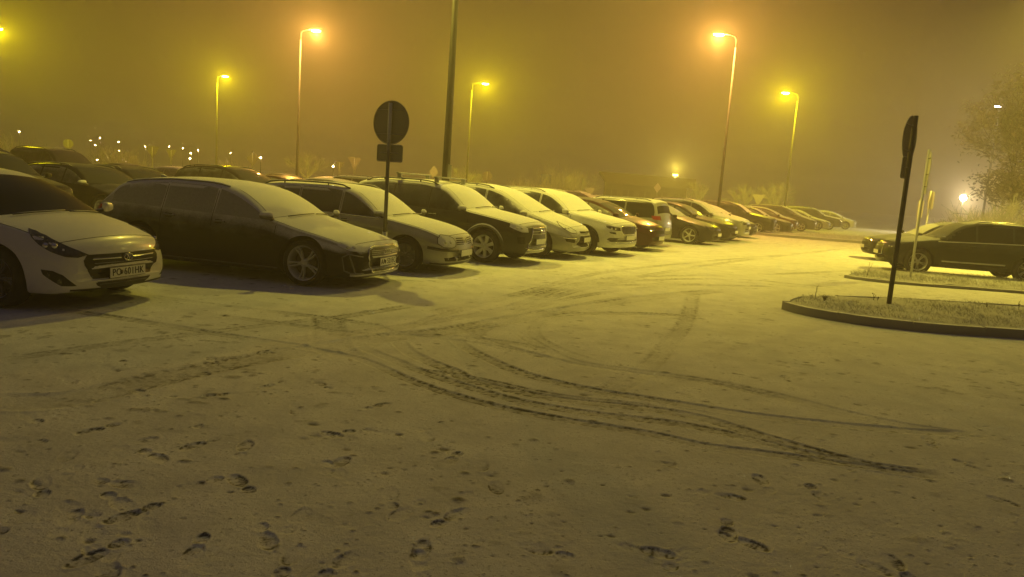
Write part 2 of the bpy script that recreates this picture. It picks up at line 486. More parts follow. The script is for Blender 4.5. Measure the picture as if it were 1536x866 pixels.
# ------------------------------------------------------------------ street lamps
YEL = (1.0, 0.84, 0.0); ORA = (1.0, 0.48, 0.08); NEAR = (1.0, 0.79, 0.085)
pole_mat = frosted('galvanised_steel', (0.016, 0.016, 0.015), 0.7, 0.0, 0.0, top=0.15)
def lamp_light(parent, loc, color, power, r=0.12, name='street_lamp_light', spot=None):
    d = bpy.data.lights.new(name, 'SPOT' if spot else 'POINT')
    if spot: d.spot_size = rad(spot); d.spot_blend = 1.0
    d.color = color; d.energy = power; d.shadow_soft_size = r
    o = bpy.data.objects.new(name, d); o.location = loc; link(o, parent); return o
def street_lamp(base, H, ax, ay, color, power, label, glow=90.0, r0=0.07, spot=None, lr=.12, group='tall street lamps over the parking area'):
    """base (x, y), head at base + (ax, ay), height H"""
    root = empty('street_lamp', (base[0], base[1], 0), 0, label, 'street lamp', group)
    bm = bmesh.new(); add_tube(bm, [(0, 0, 0), (0, 0, 1.2), (0, 0, H - 0.5)], [r0 * 1.25, r0 * 1.2, r0 * 0.62], 14); obj('pole', bm, pole_mat, root)
    L = math.hypot(ax, ay) or 1e-3; ux, uy = ax / L, ay / L
    bm = bmesh.new(); add_tube(bm, [(0, 0, H - 0.55), (0, 0, H - 0.15), (ux * 0.10, uy * 0.10, H + 0.02), (ux * 0.3, uy * 0.3, H + 0.08), (ux * max(L - 0.3, 0.32), uy * max(L - 0.3, 0.32), H + 0.12)], [r0 * 0.62, 0.045, 0.04, 0.04, 0.035], 10); obj('arm', bm, pole_mat, root)
    Mr = Matrix.Rotation(math.atan2(uy, ux), 3, 'Z')
    bm = bmesh.new()
    vs = add_box(bm, (ax, ay, H + 0.14), (0.62, 0.27, 0.13), rot=Mr, bevel=0.05); head = obj('lamp_head', bm, pole_mat, root)
    bm = bmesh.new(); bmesh.ops.create_uvsphere(bm, u_segments=16, v_segments=8, radius=1)
    for v in bm.verts: v.co = Mr @ Vector((v.co.x * 0.27, v.co.y * 0.12, v.co.z * 0.07)) + Vector((ax, ay, H + 0.062))
    c = tuple(0.55 * a + 0.45 for a in color)
    obj('diffuser', bm, emit('lamp_glass', c, glow), head)
    lamp_light(root, (ax, ay, H - 0.12), color, power, lr, spot=spot)
    return root
def lamp_px(hx, hy, px_, H, color, power, label, **kw):
    """lamp whose head shows at (hx, hy) in the photo, its pole top near px_"""
    d = px_ray(hx, hy); t = (H - CAMH) / d[2]; X, Y = d[0] * t, d[1] * t
    q = px_ray(px_, hy + 6); Xp = q[0] / q[1] * Y
    return street_lamp((Xp, Y), H, X - Xp, 0.0, color, power, label, **kw)
K = 1.22
lamp_px(474, 48, 451, 10, ORA, 4300 * K, 'tall street lamp giving orange light, the upper one left of the near bare pole')
lamp_px(338, 116, 326, 10, YEL, 3000 * K, 'tall street lamp giving yellow light at the left, behind the row of dark cars', )
lamp_px(728, 127, 708, 10, YEL, 3000 * K, 'tall street lamp giving yellow light just right of the near pole')
lamp_px(1078, 54, 1105, 10, ORA, 4300 * K, 'tall street lamp giving orange light, highest lamp of the right half')
lamp_px(1178, 141, 1197, 10, YEL, 3200 * K, 'tall street lamp giving yellow light above the far end of the car row')
lamp_px(-2, 45, -26, 10, YEL, 3000 * K, 'tall street lamp giving yellow light cut by the left edge')
lamp_px(1496, 161, 1499, 10, (1.0, 0.80, 0.45), 500, 'slim street lamp giving pale light among the branches of the tree', glow=60)
# the near lamp whose head is above the picture, and its neighbour beyond the right edge
NEAR_LAMP = street_lamp((-1.95, 19.2), 10.5, 5.2, 1.3, NEAR, 3800, 'near street lamp pole with a small hatch rising out of the picture behind the roof bars', r0=0.09, spot=150, lr=.3)
street_lamp((21.6, 24.6), 10.0, -3.8, -0.6, NEAR, 11000, 'street lamp beyond the right edge', spot=155)
# the same pole carries a second head on a shorter arm over the bays
bm = bmesh.new(); add_tube(bm, [(0, 0, 10.2), (-.4, .05, 10.55), (-2.2, .3, 10.62)], [.05, .045, .04], 10); obj('arm', bm, pole_mat, NEAR_LAMP)
bm = bmesh.new(); add_box(bm, (-2.5, .35, 10.62), (.62, .27, .13), bevel=.05); h_ = obj('lamp_head', bm, pole_mat, NEAR_LAMP)
bm = bmesh.new(); add_box(bm, (-2.5, .35, 10.545), (.4, .18, .03), bevel=.01); obj('diffuser', bm, emit('lamp_glass', (1, .89, .6), 60), h_)
lamp_light(NEAR_LAMP, (-2.5, .35, 10.4), NEAR, 4200, .15, spot=150)
# ------------------------------------------------------------------ cars
def pchip(P):
    P = sorted(P); x = np.array([p[0] for p in P], float); y = np.array([p[1] for p in P], float)
    h = np.diff(x); d = np.diff(y) / h; n = len(x); m = np.zeros(n)
    for i in range(1, n - 1):
        if d[i - 1] * d[i] > 0:
            w1 = 2 * h[i] + h[i - 1]; w2 = h[i] + 2 * h[i - 1]
            m[i] = (w1 + w2) / (w1 / d[i - 1] + w2 / d[i])
    m[0] = d[0]; m[-1] = d[-1]
    def f(v):
        v = min(max(v, x[0]), x[-1]); i = int(min(max(np.searchsorted(x, v) - 1, 0), n - 2))
        t = (v - x[i]) / h[i]
        return float((2*t**3-3*t*t+1)*y[i] + (t**3-2*t*t+t)*h[i]*m[i] + (-2*t**3+3*t*t)*y[i+1] + (t**3-t*t)*h[i]*m[i+1])
    return f
SIDE = pchip([(0, .90), (.05, .945), (.16, .972), (.40, 1.0), (.62, .998), (.70, .992), (.74, .999), (.88, .975), (1.0, .940)])

class Body:
    """a lofted car body; X forward, right flank at -Y"""
    def __init__(s, sp):
        s.sp = sp; s.W2 = sp['W'] / 2
        s.xf = max(p[0] for p in sp['top']); s.xr = min(p[0] for p in sp['top'])
        s.zt = pchip(sp['top']); s.zs0 = pchip(sp['belt']); s.zb = pchip(sp['bot'])
        xf, xr = s.xf, s.xr; a = sp.get('nose', 1.0); b = sp.get('tail', 1.0)
        s.wf = pchip([(xr, .78), (xr + .03, .87), (xr + .10 * b, .93), (xr + .28 * b, .97), (xr + .7, .99), (xr + 1.3, 1.0),
                      (xf - 1.2, 1.0), (xf - .8, .992), (xf - .42 * a, .972), (xf - .20 * a, .93), (xf - .08 * a, .865), (xf - .025, .79), (xf, .71)])
        s.tum = sp.get('tumble', .42); s.crown = sp.get('crown', .06)
        s.bowf = sp.get('bow', .18); s.bowr = sp.get('bowr', .07)
    def shoulder(s, x):
        return min(s.zs0(x), s.zt(x) - 0.035)
    def roof_half(s, x):
        w = s.W2 * s.wf(x); zs = s.shoulder(x); zt = s.zt(x); g = zt - zs
        cr = min(s.crown, g * .6)
        return max(w * .94 - max(g - cr, 0) * s.tum, .2 * w), zt - cr
    def section(s, x):
        w = s.W2 * s.wf(x); zb = s.zb(x); zt = s.zt(x); zs = s.shoulder(x)
        if zb > zs - .05: zb = zs - .05
        pts = [(0, zb), (.45 * w, zb), (.82 * w, zb)]
        for v in (0, .04, .10, .18, .30, .42, .54, .62, .67, .71, .75, .80, .87, .94, 1.0):
            pts.append((w * SIDE(v), zb + v * (zs - zb)))
        ys = w * .94; yr, ze = s.roof_half(x); g = zt - zs
        rc = min(.10, .35 * max(ze - zs, .004)); 
        dy, dz = ys - yr, ze - zs; L = math.hypot(dy, dz) + 1e-6
        A = (yr + dy / L * rc, ze - dz / L * rc)
        for t in (.12, .3, .5, .7, .88): pts.append((ys + (A[0] - ys) * t, zs + (A[1] - zs) * t))
        k = .82; B = (yr * k, ze + (zt - ze) * (1 - k * k))
        for t in (0, .2, .4, .6, .8, 1.0):
            pts.append(((1-t)**2*A[0] + 2*t*(1-t)*yr + t*t*B[0], (1-t)**2*A[1] + 2*t*(1-t)*(ze + .004) + t*t*B[1]))
        for q in (.68, .52, .36, .18, 0): pts.append((yr * q, ze + (zt - ze) * (1 - q * q)))
        return pts
    def warp(s, x, y):
        q = min(1, (y / s.W2) ** 2)
        def ss(t): t = min(max(t, 0), 1); return t * t * (3 - 2 * t)
        return x - s.bowf * q * ss((x + .1) / (s.xf * .55)) + s.bowr * q * ss((-x - .3) / (-s.xr * .6))
    def mesh(s):
        xs = set(np.linspace(s.xr, s.xf, 84).round(4))
        for d in (.006, .014, .024, .036, .05, .066, .085, .11, .14, .18, .23): xs.add(round(s.xf - d, 4)); xs.add(round(s.xr + d, 4))
        xs = sorted(xs); keep = [xs[0]]
        for x in xs[1:]:
            if x - keep[-1] > .005: keep.append(x)
        bm = bmesh.new(); rings = []
        for x in keep:
            P = s.section(x); full = P + [(-a, b) for a, b in reversed(P[1:-1])]
            rings.append([bm.verts.new((s.warp(x, a), a, b)) for a, b in full])
        n = len(rings[0])
        for A, B in zip(rings[:-1], rings[1:]):
            for k in range(n): bm.faces.new((A[k], A[(k + 1) % n], B[(k + 1) % n], B[k]))
        for ring, rev in ((rings[0], False), (rings[-1], True)):
            c = bm.verts.new(Vector((sum((v.co.x for v in ring), 0) / n, 0, sum((v.co.z for v in ring), 0) / n)))
            for k in range(n):
                t = (ring[k], ring[(k + 1) % n], c); bm.faces.new(t if rev else t[::-1])
        bmesh.ops.recalc_face_normals(bm, faces=bm.faces[:])
        s.bvh = BVHTree.FromBMesh(bm)
        return bm
    def hit(s, view, a, b):
        if view == 'R': o, d = Vector((a, -3, b)), Vector((0, 1, 0))
        elif view == 'L': o, d = Vector((a, 3, b)), Vector((0, -1, 0))
        elif view == 'T': o, d = Vector((a, b, 4)), Vector((0, 0, -1))
        elif view == 'F': o, d = Vector((6, a, b)), Vector((-1, 0, 0))
        elif view == 'B': o, d = Vector((-6, a, b)), Vector((1, 0, 0))
        elif view == 'N':                       # round the nose: a = sideways position on a plane at the front
            c = Vector((s.xf - 1, 0, b)); d = Vector((-1, -a, 0)).normalized(); o = c - d * 4
        else:                                   # 'K' round the tail
            c = Vector((s.xr + 1, 0, b)); d = Vector((1, -a, 0)).normalized(); o = c - d * 4
        h, nrm, _, _ = s.bvh.ray_cast(o, d)
        if h is None:
            p = o + d * 3.6
            h, nrm, _, _ = s.bvh.find_nearest(p)
        if nrm.dot(d) > 0: nrm = -nrm
        return h, nrm, d
def panel(B, bm, poly, view, off=.004, step=.045, mat=0, depth=.012):
    """a raised plate following the body under a 2D outline"""
    pb = bmesh.new()
    f = pb.faces.new([pb.verts.new((p[0], p[1], 0)) for p in poly])
    xs = [p[0] for p in poly]; ys = [p[1] for p in poly]
    for ax, lo, hi in ((0, min(xs), max(xs)), (1, min(ys), max(ys))):
        k = int((hi - lo) / step)
        for i in range(1, k + 1):
            c = lo + (hi - lo) * i / (k + 1)
            co = Vector((c, 0, 0)) if ax == 0 else Vector((0, c, 0)); no = Vector((1, 0, 0)) if ax == 0 else Vector((0, 1, 0))
            bmesh.ops.bisect_plane(pb, geom=pb.verts[:] + pb.edges[:] + pb.faces[:], plane_co=co, plane_no=no)
    bmesh.ops.subdivide_edges(pb, edges=[e for e in pb.edges if e.calc_length() > step * 1.4], cuts=1)
    bmesh.ops.triangulate(pb, faces=[f for f in pb.faces if len(f.verts) > 4])
    mp = {}; ins = {}
    for v in pb.verts:
        h, n, d = B.hit(view, v.co.x, v.co.y)
        n2 = (n * .7 - d * .3).normalized()
        mp[v] = bm.verts.new(h + n2 * off)
        ins[v] = h - n2 * depth
    for f in pb.faces:
        try:
            q = bm.faces.new([mp[v] for v in f.verts]); q.material_index = mat
            q.normal_update()
            _, _, d = B.hit(view, *f.calc_center_median()[:2])
            if q.normal.dot(d) > 0: q.normal_flip()
        except ValueError: pass
    bv = {}
    for e in pb.edges:
        if len(e.link_faces) == 1:
            a, b = e.verts
            for v in (a, b):
                if v not in bv: bv[v] = bm.verts.new(ins[v])
            try:
                q = bm.faces.new((mp[a], mp[b], bv[b], bv[a])); q.material_index = mat
            except ValueError: pass
    pb.free()
def ribbon(B, bm, line, view, w=.008, off=.003, mat=0, closed=False):
    """a thin strip drawn along a line on the body"""
    P = []
    L = list(line) + ([line[0]] if closed else [])
    for a, b in zip(L[:-1], L[1:]):
        n = max(1, int(math.hypot(b[0] - a[0], b[1] - a[1]) / .05))
        for i in range(n): P.append((a[0] + (b[0] - a[0]) * i / n, a[1] + (b[1] - a[1]) * i / n))
    P.append(L[-1])
    H = [B.hit(view, *p) for p in P]
    V = []
    for i, (h, n, d) in enumerate(H):
        t = (H[min(i + 1, len(H) - 1)][0] - H[max(i - 1, 0)][0])
        if t.length < 1e-6: t = Vector((1, 0, 0))
        t.normalize(); sd = n.cross(t).normalized() * w / 2
        V.append((bm.verts.new(h + n * off + sd), bm.verts.new(h + n * off - sd), bm.verts.new(h - n * .006 + sd * 1.2), bm.verts.new(h - n * .006 - sd * 1.2)))
    for (a, b, c, d), (e, f, g, h2) in zip(V[:-1], V[1:]):
        for q in ((a, b, f, e), (a, e, g, c), (b, d, h2, f)):
            try: bm.faces.new(q).material_index = mat
            except ValueError: pass
def mirror_poly(p): return [(-a, b) for a, b in reversed(p)]
def ellipse(cx, cy, rx, ry, n=20, rot=0.0):
    return [(cx + rx * math.cos(t) * math.cos(rot) - ry * math.sin(t) * math.sin(rot), cy + rx * math.cos(t) * math.sin(rot) + ry * math.sin(t) * math.cos(rot)) for t in [2 * PI * k / n for k in range(n)]]

MT = {
    'rubber': plain('tyre_rubber', (0.022, 0.021, 0.020), 0.85),
    'black': frosted('black_plastic', (0.018, 0.018, 0.018), 0.45, top=.55),
    'gloss': plain('gloss_black', (0.010, 0.010, 0.010), 0.4, 0, 0.1),
    'hole': plain('dark_opening', (0.008, 0.008, 0.008), 0.9),
    'alloy': frosted('alloy_rim', (0.5, 0.5, 0.5), 0.4, 0.4, top=.7),
    'alloy_dark': frosted('dark_alloy_rim', (0.16, 0.16, 0.17), 0.4, 0.6, top=.4),
    'chrome': plain('chrome', (0.62, 0.62, 0.60), 0.16, 1.0),
    'bright': plain('satin_chrome', (0.75, 0.75, 0.72), 0.35, 0.3),
    'disc': plain('brake_disc', (0.10, 0.09, 0.08), 0.5, 0.6),
    'lamp': plain('clear_lamp_glass', (0.06, 0.06, 0.058), 0.07, 0.1, 1.0, var=.6, nscale=30),
    'lens': plain('lamp_reflector', (0.75, 0.75, 0.72), 0.08, 1.0),
    'red': plain('red_lamp_glass', (0.30, 0.010, 0.008), 0.12, 0, 1.0),
    'amber': plain('amber_lamp_glass', (0.5, 0.14, 0.01), 0.12, 0, 1.0),
    'plate': plain('plate_white', (0.72, 0.72, 0.66), 0.4, var=.04),
    'ink': plain('plate_ink', (0.012, 0.012, 0.014), 0.5),
    'lampsnow': frosted('frosted_lamp_glass', (0.30, 0.30, 0.28), 0.2, 0.0, 0.8, top=1.0, side=.5, lo=.3, hi=.7, edge=(-.15, .35)),
}
def glass(side=0.0, top=1.0, lo=.7, hi=1.0):
    return frosted('car_glass', (0.012, 0.014, 0.013), 0.06, 0, 0, top=top, side=side, lo=lo, hi=hi, glass=True)
_wheels = {}
def wheel_meshes(R, rimr, style, matname, w=.22):
    key = (round(R, 3), round(rimr, 3), style, matname)
    if key in _wheels: return _wheels[key]
    # wheel turned round the Y axis, outside face towards -Y
    bm = bmesh.new()
    hw = w / 2; sw = R - rimr
    add_lathe(bm, [(rimr, -hw * .80), (rimr + sw * .25, -hw * .98), (rimr + sw * .6, -hw), (R - .022, -hw * .90), (R - .006, -hw * .74), (R, -hw * .5), (R, hw * .5), (R - .006, hw * .74), (R - .022, hw * .9), (rimr + sw * .5, hw), (rimr, hw * .8)], 56, closed=False)
    for k in range(4):                            # tread grooves
        pass
    mark_sharp(bm, 40); tm = bpy.data.meshes.new('tyre'); bmesh.ops.recalc_face_normals(bm, faces=bm.faces[:]); bm.to_mesh(tm); bm.free(); tm.materials.append(MT['rubber'])
    bm = bmesh.new()
    add_lathe(bm, [(rimr * .90, hw * .7), (rimr * .90, -hw * .45), (rimr * .955, -hw * .72), (rimr * 1.0, -hw * .86), (rimr * 1.02, -hw * .80), (rimr * 1.0, -hw * .6), (rimr * .94, hw * .7)], 56)
    y0 = -hw * .62
    def spoke(a, r0, r1, w0, w1, d0=.0, d1=.012, th=.035):
        # tapered bar from hub to lip at angle a, r0..r1
        ca, sa = math.cos(a), math.sin(a)
        def P(r, t, y): return Vector((r * ca - t * sa, y, r * sa + t * ca))
        vs = []
        for r, wd, dep in ((r0, w0, d0), ((r0 + r1) / 2, (w0 + w1) / 2 * .92, d1 * 1.3), (r1, w1, -.012)):
            vs.append([bm.verts.new(P(r, -wd, y0 + dep + .010)), bm.verts.new(P(r, -wd * .55, y0 + dep)), bm.verts.new(P(r, wd * .55, y0 + dep)), bm.verts.new(P(r, wd, y0 + dep + .010)), bm.verts.new(P(r, wd, y0 + dep + th)), bm.verts.new(P(r, -wd, y0 + dep + th))])
        for A, Bv in zip(vs[:-1], vs[1:]):
            for k in range(6): bm.faces.new((A[k], A[(k + 1) % 6], Bv[(k + 1) % 6], Bv[k]))
    kind, n = style
    for k in range(n):
        a = 2 * PI * k / n + .3
        if kind == 'single': spoke(a, rimr * .15, rimr * .95, rimr * .085, rimr * .10)
        elif kind == 'wide': spoke(a, rimr * .15, rimr * .95, rimr * .13, rimr * .19)
        elif kind == 'double':
            for q in (-1, 1): spoke(a + q * .13, rimr * .17, rimr * .95, rimr * .05, rimr * .055)
        elif kind == 'thin': spoke(a, rimr * .15, rimr * .95, rimr * .045, rimr * .055)
        elif kind == 'cover':
            spoke(a, rimr * .2, rimr * .93, rimr * .09, rimr * .2)
    add_lathe(bm, [(.001, y0 - .012), (rimr * .13, y0 - .012), (rimr * .17, y0 - .004), (rimr * .24, y0 + .006), (rimr * .24, y0 + .05)], 28)
    if kind == 'cover': add_lathe(bm, [(rimr * .2, y0 + .012), (rimr * .93, y0 + .018)], 40)
    for k in range(5):
        a = 2 * PI * k / 5; add_tube(bm, [(rimr * .19 * math.cos(a), y0 + .002, rimr * .19 * math.sin(a)), (rimr * .19 * math.cos(a), y0 - .006, rimr * .19 * math.sin(a))], .009, 8)
    bmesh.ops.recalc_face_normals(bm, faces=bm.faces[:]); mark_sharp(bm, 40)
    rm = bpy.data.meshes.new('rim'); bm.to_mesh(rm); bm.free(); rm.materials.append(MT[matname])
    bm = bmesh.new()
    add_lathe(bm, [(.001, -.01), (rimr * .62, -.01), (rimr * .62, .02), (.001, .02)], 36)
    add_lathe(bm, [(rimr * .9, hw * .66), (.001, hw * .66)], 36)
    mark_sharp(bm, 40); dm = bpy.data.meshes.new('wheel'); bmesh.ops.recalc_face_normals(bm, faces=bm.faces[:]); bm.to_mesh(dm); bm.free(); dm.materials.append(MT['disc'])
    _wheels[key] = (dm, tm, rm); return _wheels[key]
def text_mesh(s, size, depth=.002):
    cu = bpy.data.curves.new('txt', 'FONT'); cu.body = s; cu.size = size; cu.extrude = depth; cu.align_x = 'CENTER'; cu.align_y = 'CENTER'; cu.space_character = 1.08
    cu.resolution_u = 3
    o = bpy.data.objects.new('txt', cu); sc.collection.objects.link(o)
    dg = bpy.context.evaluated_depsgraph_get(); me = bpy.data.meshes.new_from_object(o.evaluated_get(dg))
    bpy.data.objects.remove(o); bpy.data.curves.remove(cu); return me
def cutter(bm, x, z, r, y0, y1, seg=48):
    add_tube(bm, [(x, y0, z), (x, y1, z)], r, seg)
def make_car(sp, name, label, cat='car', group=None):
    """sp: shape; returns an Empty with the parts, X forward, origin on the ground"""
    B = Body(sp); root = empty(name, (0, 0, 0), 0, label, cat, group)
    R = sp['R']; wb = sp['wb']; W2 = B.W2; xf, xr = B.xf, B.xr
    det = sp.get('detail', 2)
    paint = sp['paint']; trim = sp.get('trim', MT['black'])
    # ---- body shell with wheel housings cut out
    bm = B.mesh()
    me = bpy.data.meshes.new('body'); bm.to_mesh(me); bm.free(); me.materials.append(paint); me.materials.append(MT['hole'])
    body = link(bpy.data.objects.new('body', me))
    Ra = R + sp.get('gap', .045)
    cb = bmesh.new()
    for ax in (wb / 2, -wb / 2):
        for q in (-1, 1): cutter(cb, ax, R + .01, Ra, q * (W2 - .34), q * (W2 + .4))
    bmesh.ops.recalc_face_normals(cb, faces=cb.faces[:])
    cme = bpy.data.meshes.new('c'); cb.to_mesh(cme); cb.free(); cme.materials.append(paint); cme.materials.append(MT['hole'])
    for p in cme.polygons: p.material_index = 1
    co = link(bpy.data.objects.new('c', cme))
    md = body.modifiers.new('b', 'BOOLEAN'); md.operation = 'DIFFERENCE'; md.object = co; md.solver = 'EXACT'
    dg = bpy.context.evaluated_depsgraph_get(); me2 = bpy.data.meshes.new_from_object(body.evaluated_get(dg))
    body.modifiers.clear(); body.data = me2; me2.name = 'body'
    bpy.data.objects.remove(co)
    bm = bmesh.new(); bm.from_mesh(me2)
    for f in bm.faces:                           # underside and housings dark, the lower skirt too where the car has cladding
        c = f.calc_center_median()
        for ax in (wb / 2, -wb / 2):
            if math.hypot(c.x - ax, c.z - R - .01) < Ra - .006 and abs(c.y) < W2 - .03 and abs(f.normal.z) < .999 and abs(c.y) > W2 - .36: f.material_index = 1
        if f.normal.z < -.9 and c.z < .5: f.material_index = 1
    mark_sharp(bm, 32); bm.to_mesh(me2); bm.free()
    body.parent = root
    # ---- side glass
    gside = sp.get('glass', glass())
    pil = sp['pillars']                          # x of pillar centres from the windscreen back
    tp = sp['top']
    def zu(x):
        v = min(B.zt(min(max(x + d, xr), xf)) for d in (-.10, -.05, 0, .05, .10))
        return v - B.crown - sp.get('header', .045)
    def zl(x): return B.shoulder(x) + sp.get('sill', .018)
    seams = bmesh.new()
    for sidev in ('R', 'L'):
        if det < 1 and sidev == 'L': continue
        fr = bmesh.new(); any_ = False
        for xb, xa in zip(pil[:-1], pil[1:]):
            xa_, xb_ = min(xa, xb) + .028, max(xa, xb) - .028
            N = 16; X = [xa_ + (xb_ - xa_) * i / N for i in range(N + 1)]
            ok = [x for x in X if zu(x) - zl(x) > .025]
            if len(ok) < 3: continue
            poly = [(x, zl(x)) for x in ok] + [(x, zu(x)) for x in reversed(ok)]
            g = bmesh.new(); panel(B, g, poly, sidev, off=.003, step=.09)
            obj('side_window', g, gside, root, sharp=50)
    # ---- windscreen and rear window
    def screen(x0, x1, view, nm, mat, inset=.075):
        """between x0 (bottom) and x1 (top)"""
        n = 10; side = []
        for i in range(n + 1):
            x = x0 + (x1 - x0) * i / n; yr, ze = B.roof_half(x)
            side.append((x, max(yr - inset, .2)))
        bwp = .03 if view == 'F' else -.02
        left = [(x, y) for x, y in side]; 
        top = [(x1, y) for y in np.linspace(side[-1][1], -side[-1][1], 9)[1:-1]]
        bot = [(x0, y) for y in np.linspace(-side[0][1], side[0][1], 9)[1:-1]]
        poly = left + top + [(x, -y) for x, y in reversed(side)] + bot
        poly = [(B.warp(x, y), y) for x, y in poly]
        g = bmesh.new(); panel(B, g, poly, 'T', off=.004, step=.09); return obj(nm, g, mat, root, sharp=50)
    ws0, ws1 = sp['screen']
    screen(ws0 - .035, ws1 + .05, 'F', 'windscreen', sp.get('screen_mat', glass(top=1.0)))
    if det >= 1:
        rs0, rs1 = sp['rear_screen']
        screen(rs0 + .02, rs1 - .03, 'B', 'rear_window', sp.get('screen_mat', glass(top=1.0)))
    # ---- seams
    if det >= 1:
        for sd in ('R', 'L'):
            d = sp['doors']                      # x of door edges
            for x in d:
                ztop = zu(x) + .02 if zu(x) - zl(x) > .05 else zl(x)
                low = B.zb(x) + .09
                if abs(x + wb / 2) < Ra + .12:    # rear door edge curls over the arch
                    P = []
                    for k in range(9):
                        a = rad(20 + k * 8); P.append((-wb / 2 + (Ra + .04) * math.cos(a), R + (Ra + .04) * math.sin(a)))
                    P = [p for p in P if p[0] > x]
                    line = [(-wb / 2 + Ra + .07, low)] + P + [(x, zl(x) - .10), (x, ztop)]
                else: line = [(x + .015, low), (x, (low + zl(x)) / 2), (x - .005, zl(x)), (x, ztop)]
                ribbon(B, seams, line, sd, .007, .002)
            ribbon(B, seams, [(d[-1] + .1 if abs(d[-1] + wb/2) > Ra else -wb / 2 + Ra + .07, B.zb(0) + .09), (d[0], B.zb(0) + .09)], sd, .008, .0025)
        # bonnet edge
        for q in (-1, 1):
            L = []
            for i in range(9):
                x = ws0 + .03 + (sp['hood_front'] - ws0 - .03) * i / 8; yr, ze = B.roof_half(x); L.append((B.warp(x, yr * .97), q * yr * .97))
            ribbon(B, seams, L, 'T', .007, .002)
        hf = sp['hood_front']; yr, _ = B.roof_half(hf)
        ribbon(B, seams, [(B.warp(hf, y), y) for y in np.linspace(-yr * .97, yr * .97, 13)], 'T', .007, .002)
        obj('panel_seam', seams, MT['hole'], root, sharp=0)
    else: seams.free()
    # ---- door handles, mirrors
    if det >= 1:
        for sd, q in (('R', -1), ('L', 1)):
            for x in sp['handles']:
                h, n, _ = B.hit(sd, x, zl(x) - sp.get('handle_drop', .10))
                bm = bmesh.new(); add_box(bm, (h.x, h.y + q * .012, h.z), (.20, .030, .026), bevel=.010); add_box(bm, (h.x - .02, h.y + q * .002, h.z - .002), (.12, .02, .055), bevel=.008, mat=1)
                obj('door_handle', bm, [paint, MT['hole']], root)
    for sd, q in (('R', -1), ('L', 1)):
        x = sp['mirror']; h, n, _ = B.hit(sd, x, zl(x) + .02)
        bm = bmesh.new()
        bmesh.ops.create_uvsphere(bm, u_segments=20, v_segments=12, radius=1)
        for v in bm.verts:
            c = v.co; sx = math.copysign(abs(c.x) ** .8, c.x); sy = math.copysign(abs(c.y) ** .65, c.y); sz = math.copysign(abs(c.z) ** .7, c.z)
            if sx < 0: sx *= .55
            v.co = Vector((h.x + .05 + sx * .072 - sy * q * .03, h.y + q * .135 + sy * .088, h.z + .06 + sz * .058 * (1 - .12 * sy * q)))
        mm = obj('wing_mirror', bm, [sp.get('mirror_mat', paint)], root, sharp=60)
        bm = bmesh.new(); add_tube(bm, [(h.x + .05, h.y - q * .03, h.z + .00), (h.x + .05, h.y + q * .11, h.z + .035)], [.032, .024], 8)
        obj('mirror_foot', bm, MT['black'], mm)
    # ---- wheels
    wm = wheel_meshes(R, sp['rim'], sp.get('spokes', ('single', 5)), sp.get('rim_mat', 'alloy'))
    track = W2 - .13
    for q in (-1, 1):
        for ax in (wb / 2, -wb / 2):
            w = link(bpy.data.objects.new('wheel', wm[0]), root); w.location = (ax, q * track, R)
            w.rotation_euler = (0, sp.get('turn', .4) + ax, 0 if q < 0 else PI)
            for nm, m_ in (('tyre', wm[1]), ('rim', wm[2])): link(bpy.data.objects.new(nm, m_), w)
    # ---- lamps, grille, bumper pieces
    for nm, polys, view, mat, off in sp.get('fittings', []):
        for pl in polys:
            bm = bmesh.new()
            if isinstance(pl, tuple):            # a line: (width, [points], closed)
                ribbon(B, bm, pl[1], view, pl[0], off, closed=pl[2])
            else: panel(B, bm, pl, view, off=off, step=.06)
            o = obj(nm, bm, mat, root, sharp=50)
            if nm == 'headlight' and det >= 2:
                cx = sum(p[0] for p in pl) / len(pl); cz = sum(p[1] for p in pl) / len(pl)
                s2 = 1 if cx > 0 else -1
                for dx in (-.07, .09):
                    h, n, _ = B.hit(view, cx + dx, cz - abs(dx) * .1)
                    b2 = bmesh.new(); bmesh.ops.create_uvsphere(b2, u_segments=14, v_segments=8, radius=.032)
                    for v in b2.verts: v.co = h + n * (off - .012) + v.co
                    obj('reflector', b2, MT['lens'] if mat is MT['lamp'] else mat, o, sharp=60)
    # ---- number plates
    for view, key in (('F', 'plate'), ('B', 'plate_r')):
        if key not in sp: continue
        z = sp[key]; h, n, _ = B.hit('F' if view == 'F' else 'B', 0.0, z); q = 1 if view == 'F' else -1
        for yy in (-.2, .2):
            h2, _, _ = B.hit('F' if view == 'F' else 'B', yy, z)
            if (h2.x - h.x) * q > 0: h = h2
        px_ = max(h.x * q, B.hit(view, 0, z + .05)[0].x * q, B.hit(view, 0, z - .05)[0].x * q) * q
        bm = bmesh.new(); add_box(bm, (px_ + q * .016, 0, z), (.012, .53, .122), bevel=.004, mat=1); add_box(bm, (px_ + q * .024, 0, z), (.006, .515, .108), mat=0)
        pl = obj('number_plate', bm, [MT['plate'], MT['black']], root)
        if sp.get('reg') and view == 'F':
            tm = text_mesh(sp['reg'], .105)
            for v in tm.vertices:
                a, b, c = v.co; v.co = (px_ + .0285 + c, a * .92 , z + b * 1.05)
            tm.materials.append(MT['ink']); link(bpy.data.objects.new('lettering', tm), pl)
            if sp.get('crest') is not None:
                b2 = bmesh.new(); sy = sp['crest']
                add_prism(b2, [(-.020, .024), (.020, .024), (.020, -.004), (.010, -.020), (0, -.027), (-.010, -.020), (-.020, -.004)], 0, .002, M=Matrix(((0, 0, 1, px_ + .0275), (1, 0, 0, sy), (0, 1, 0, z), (0, 0, 0, 1))))
                obj('crest', b2, MT['ink'], pl)
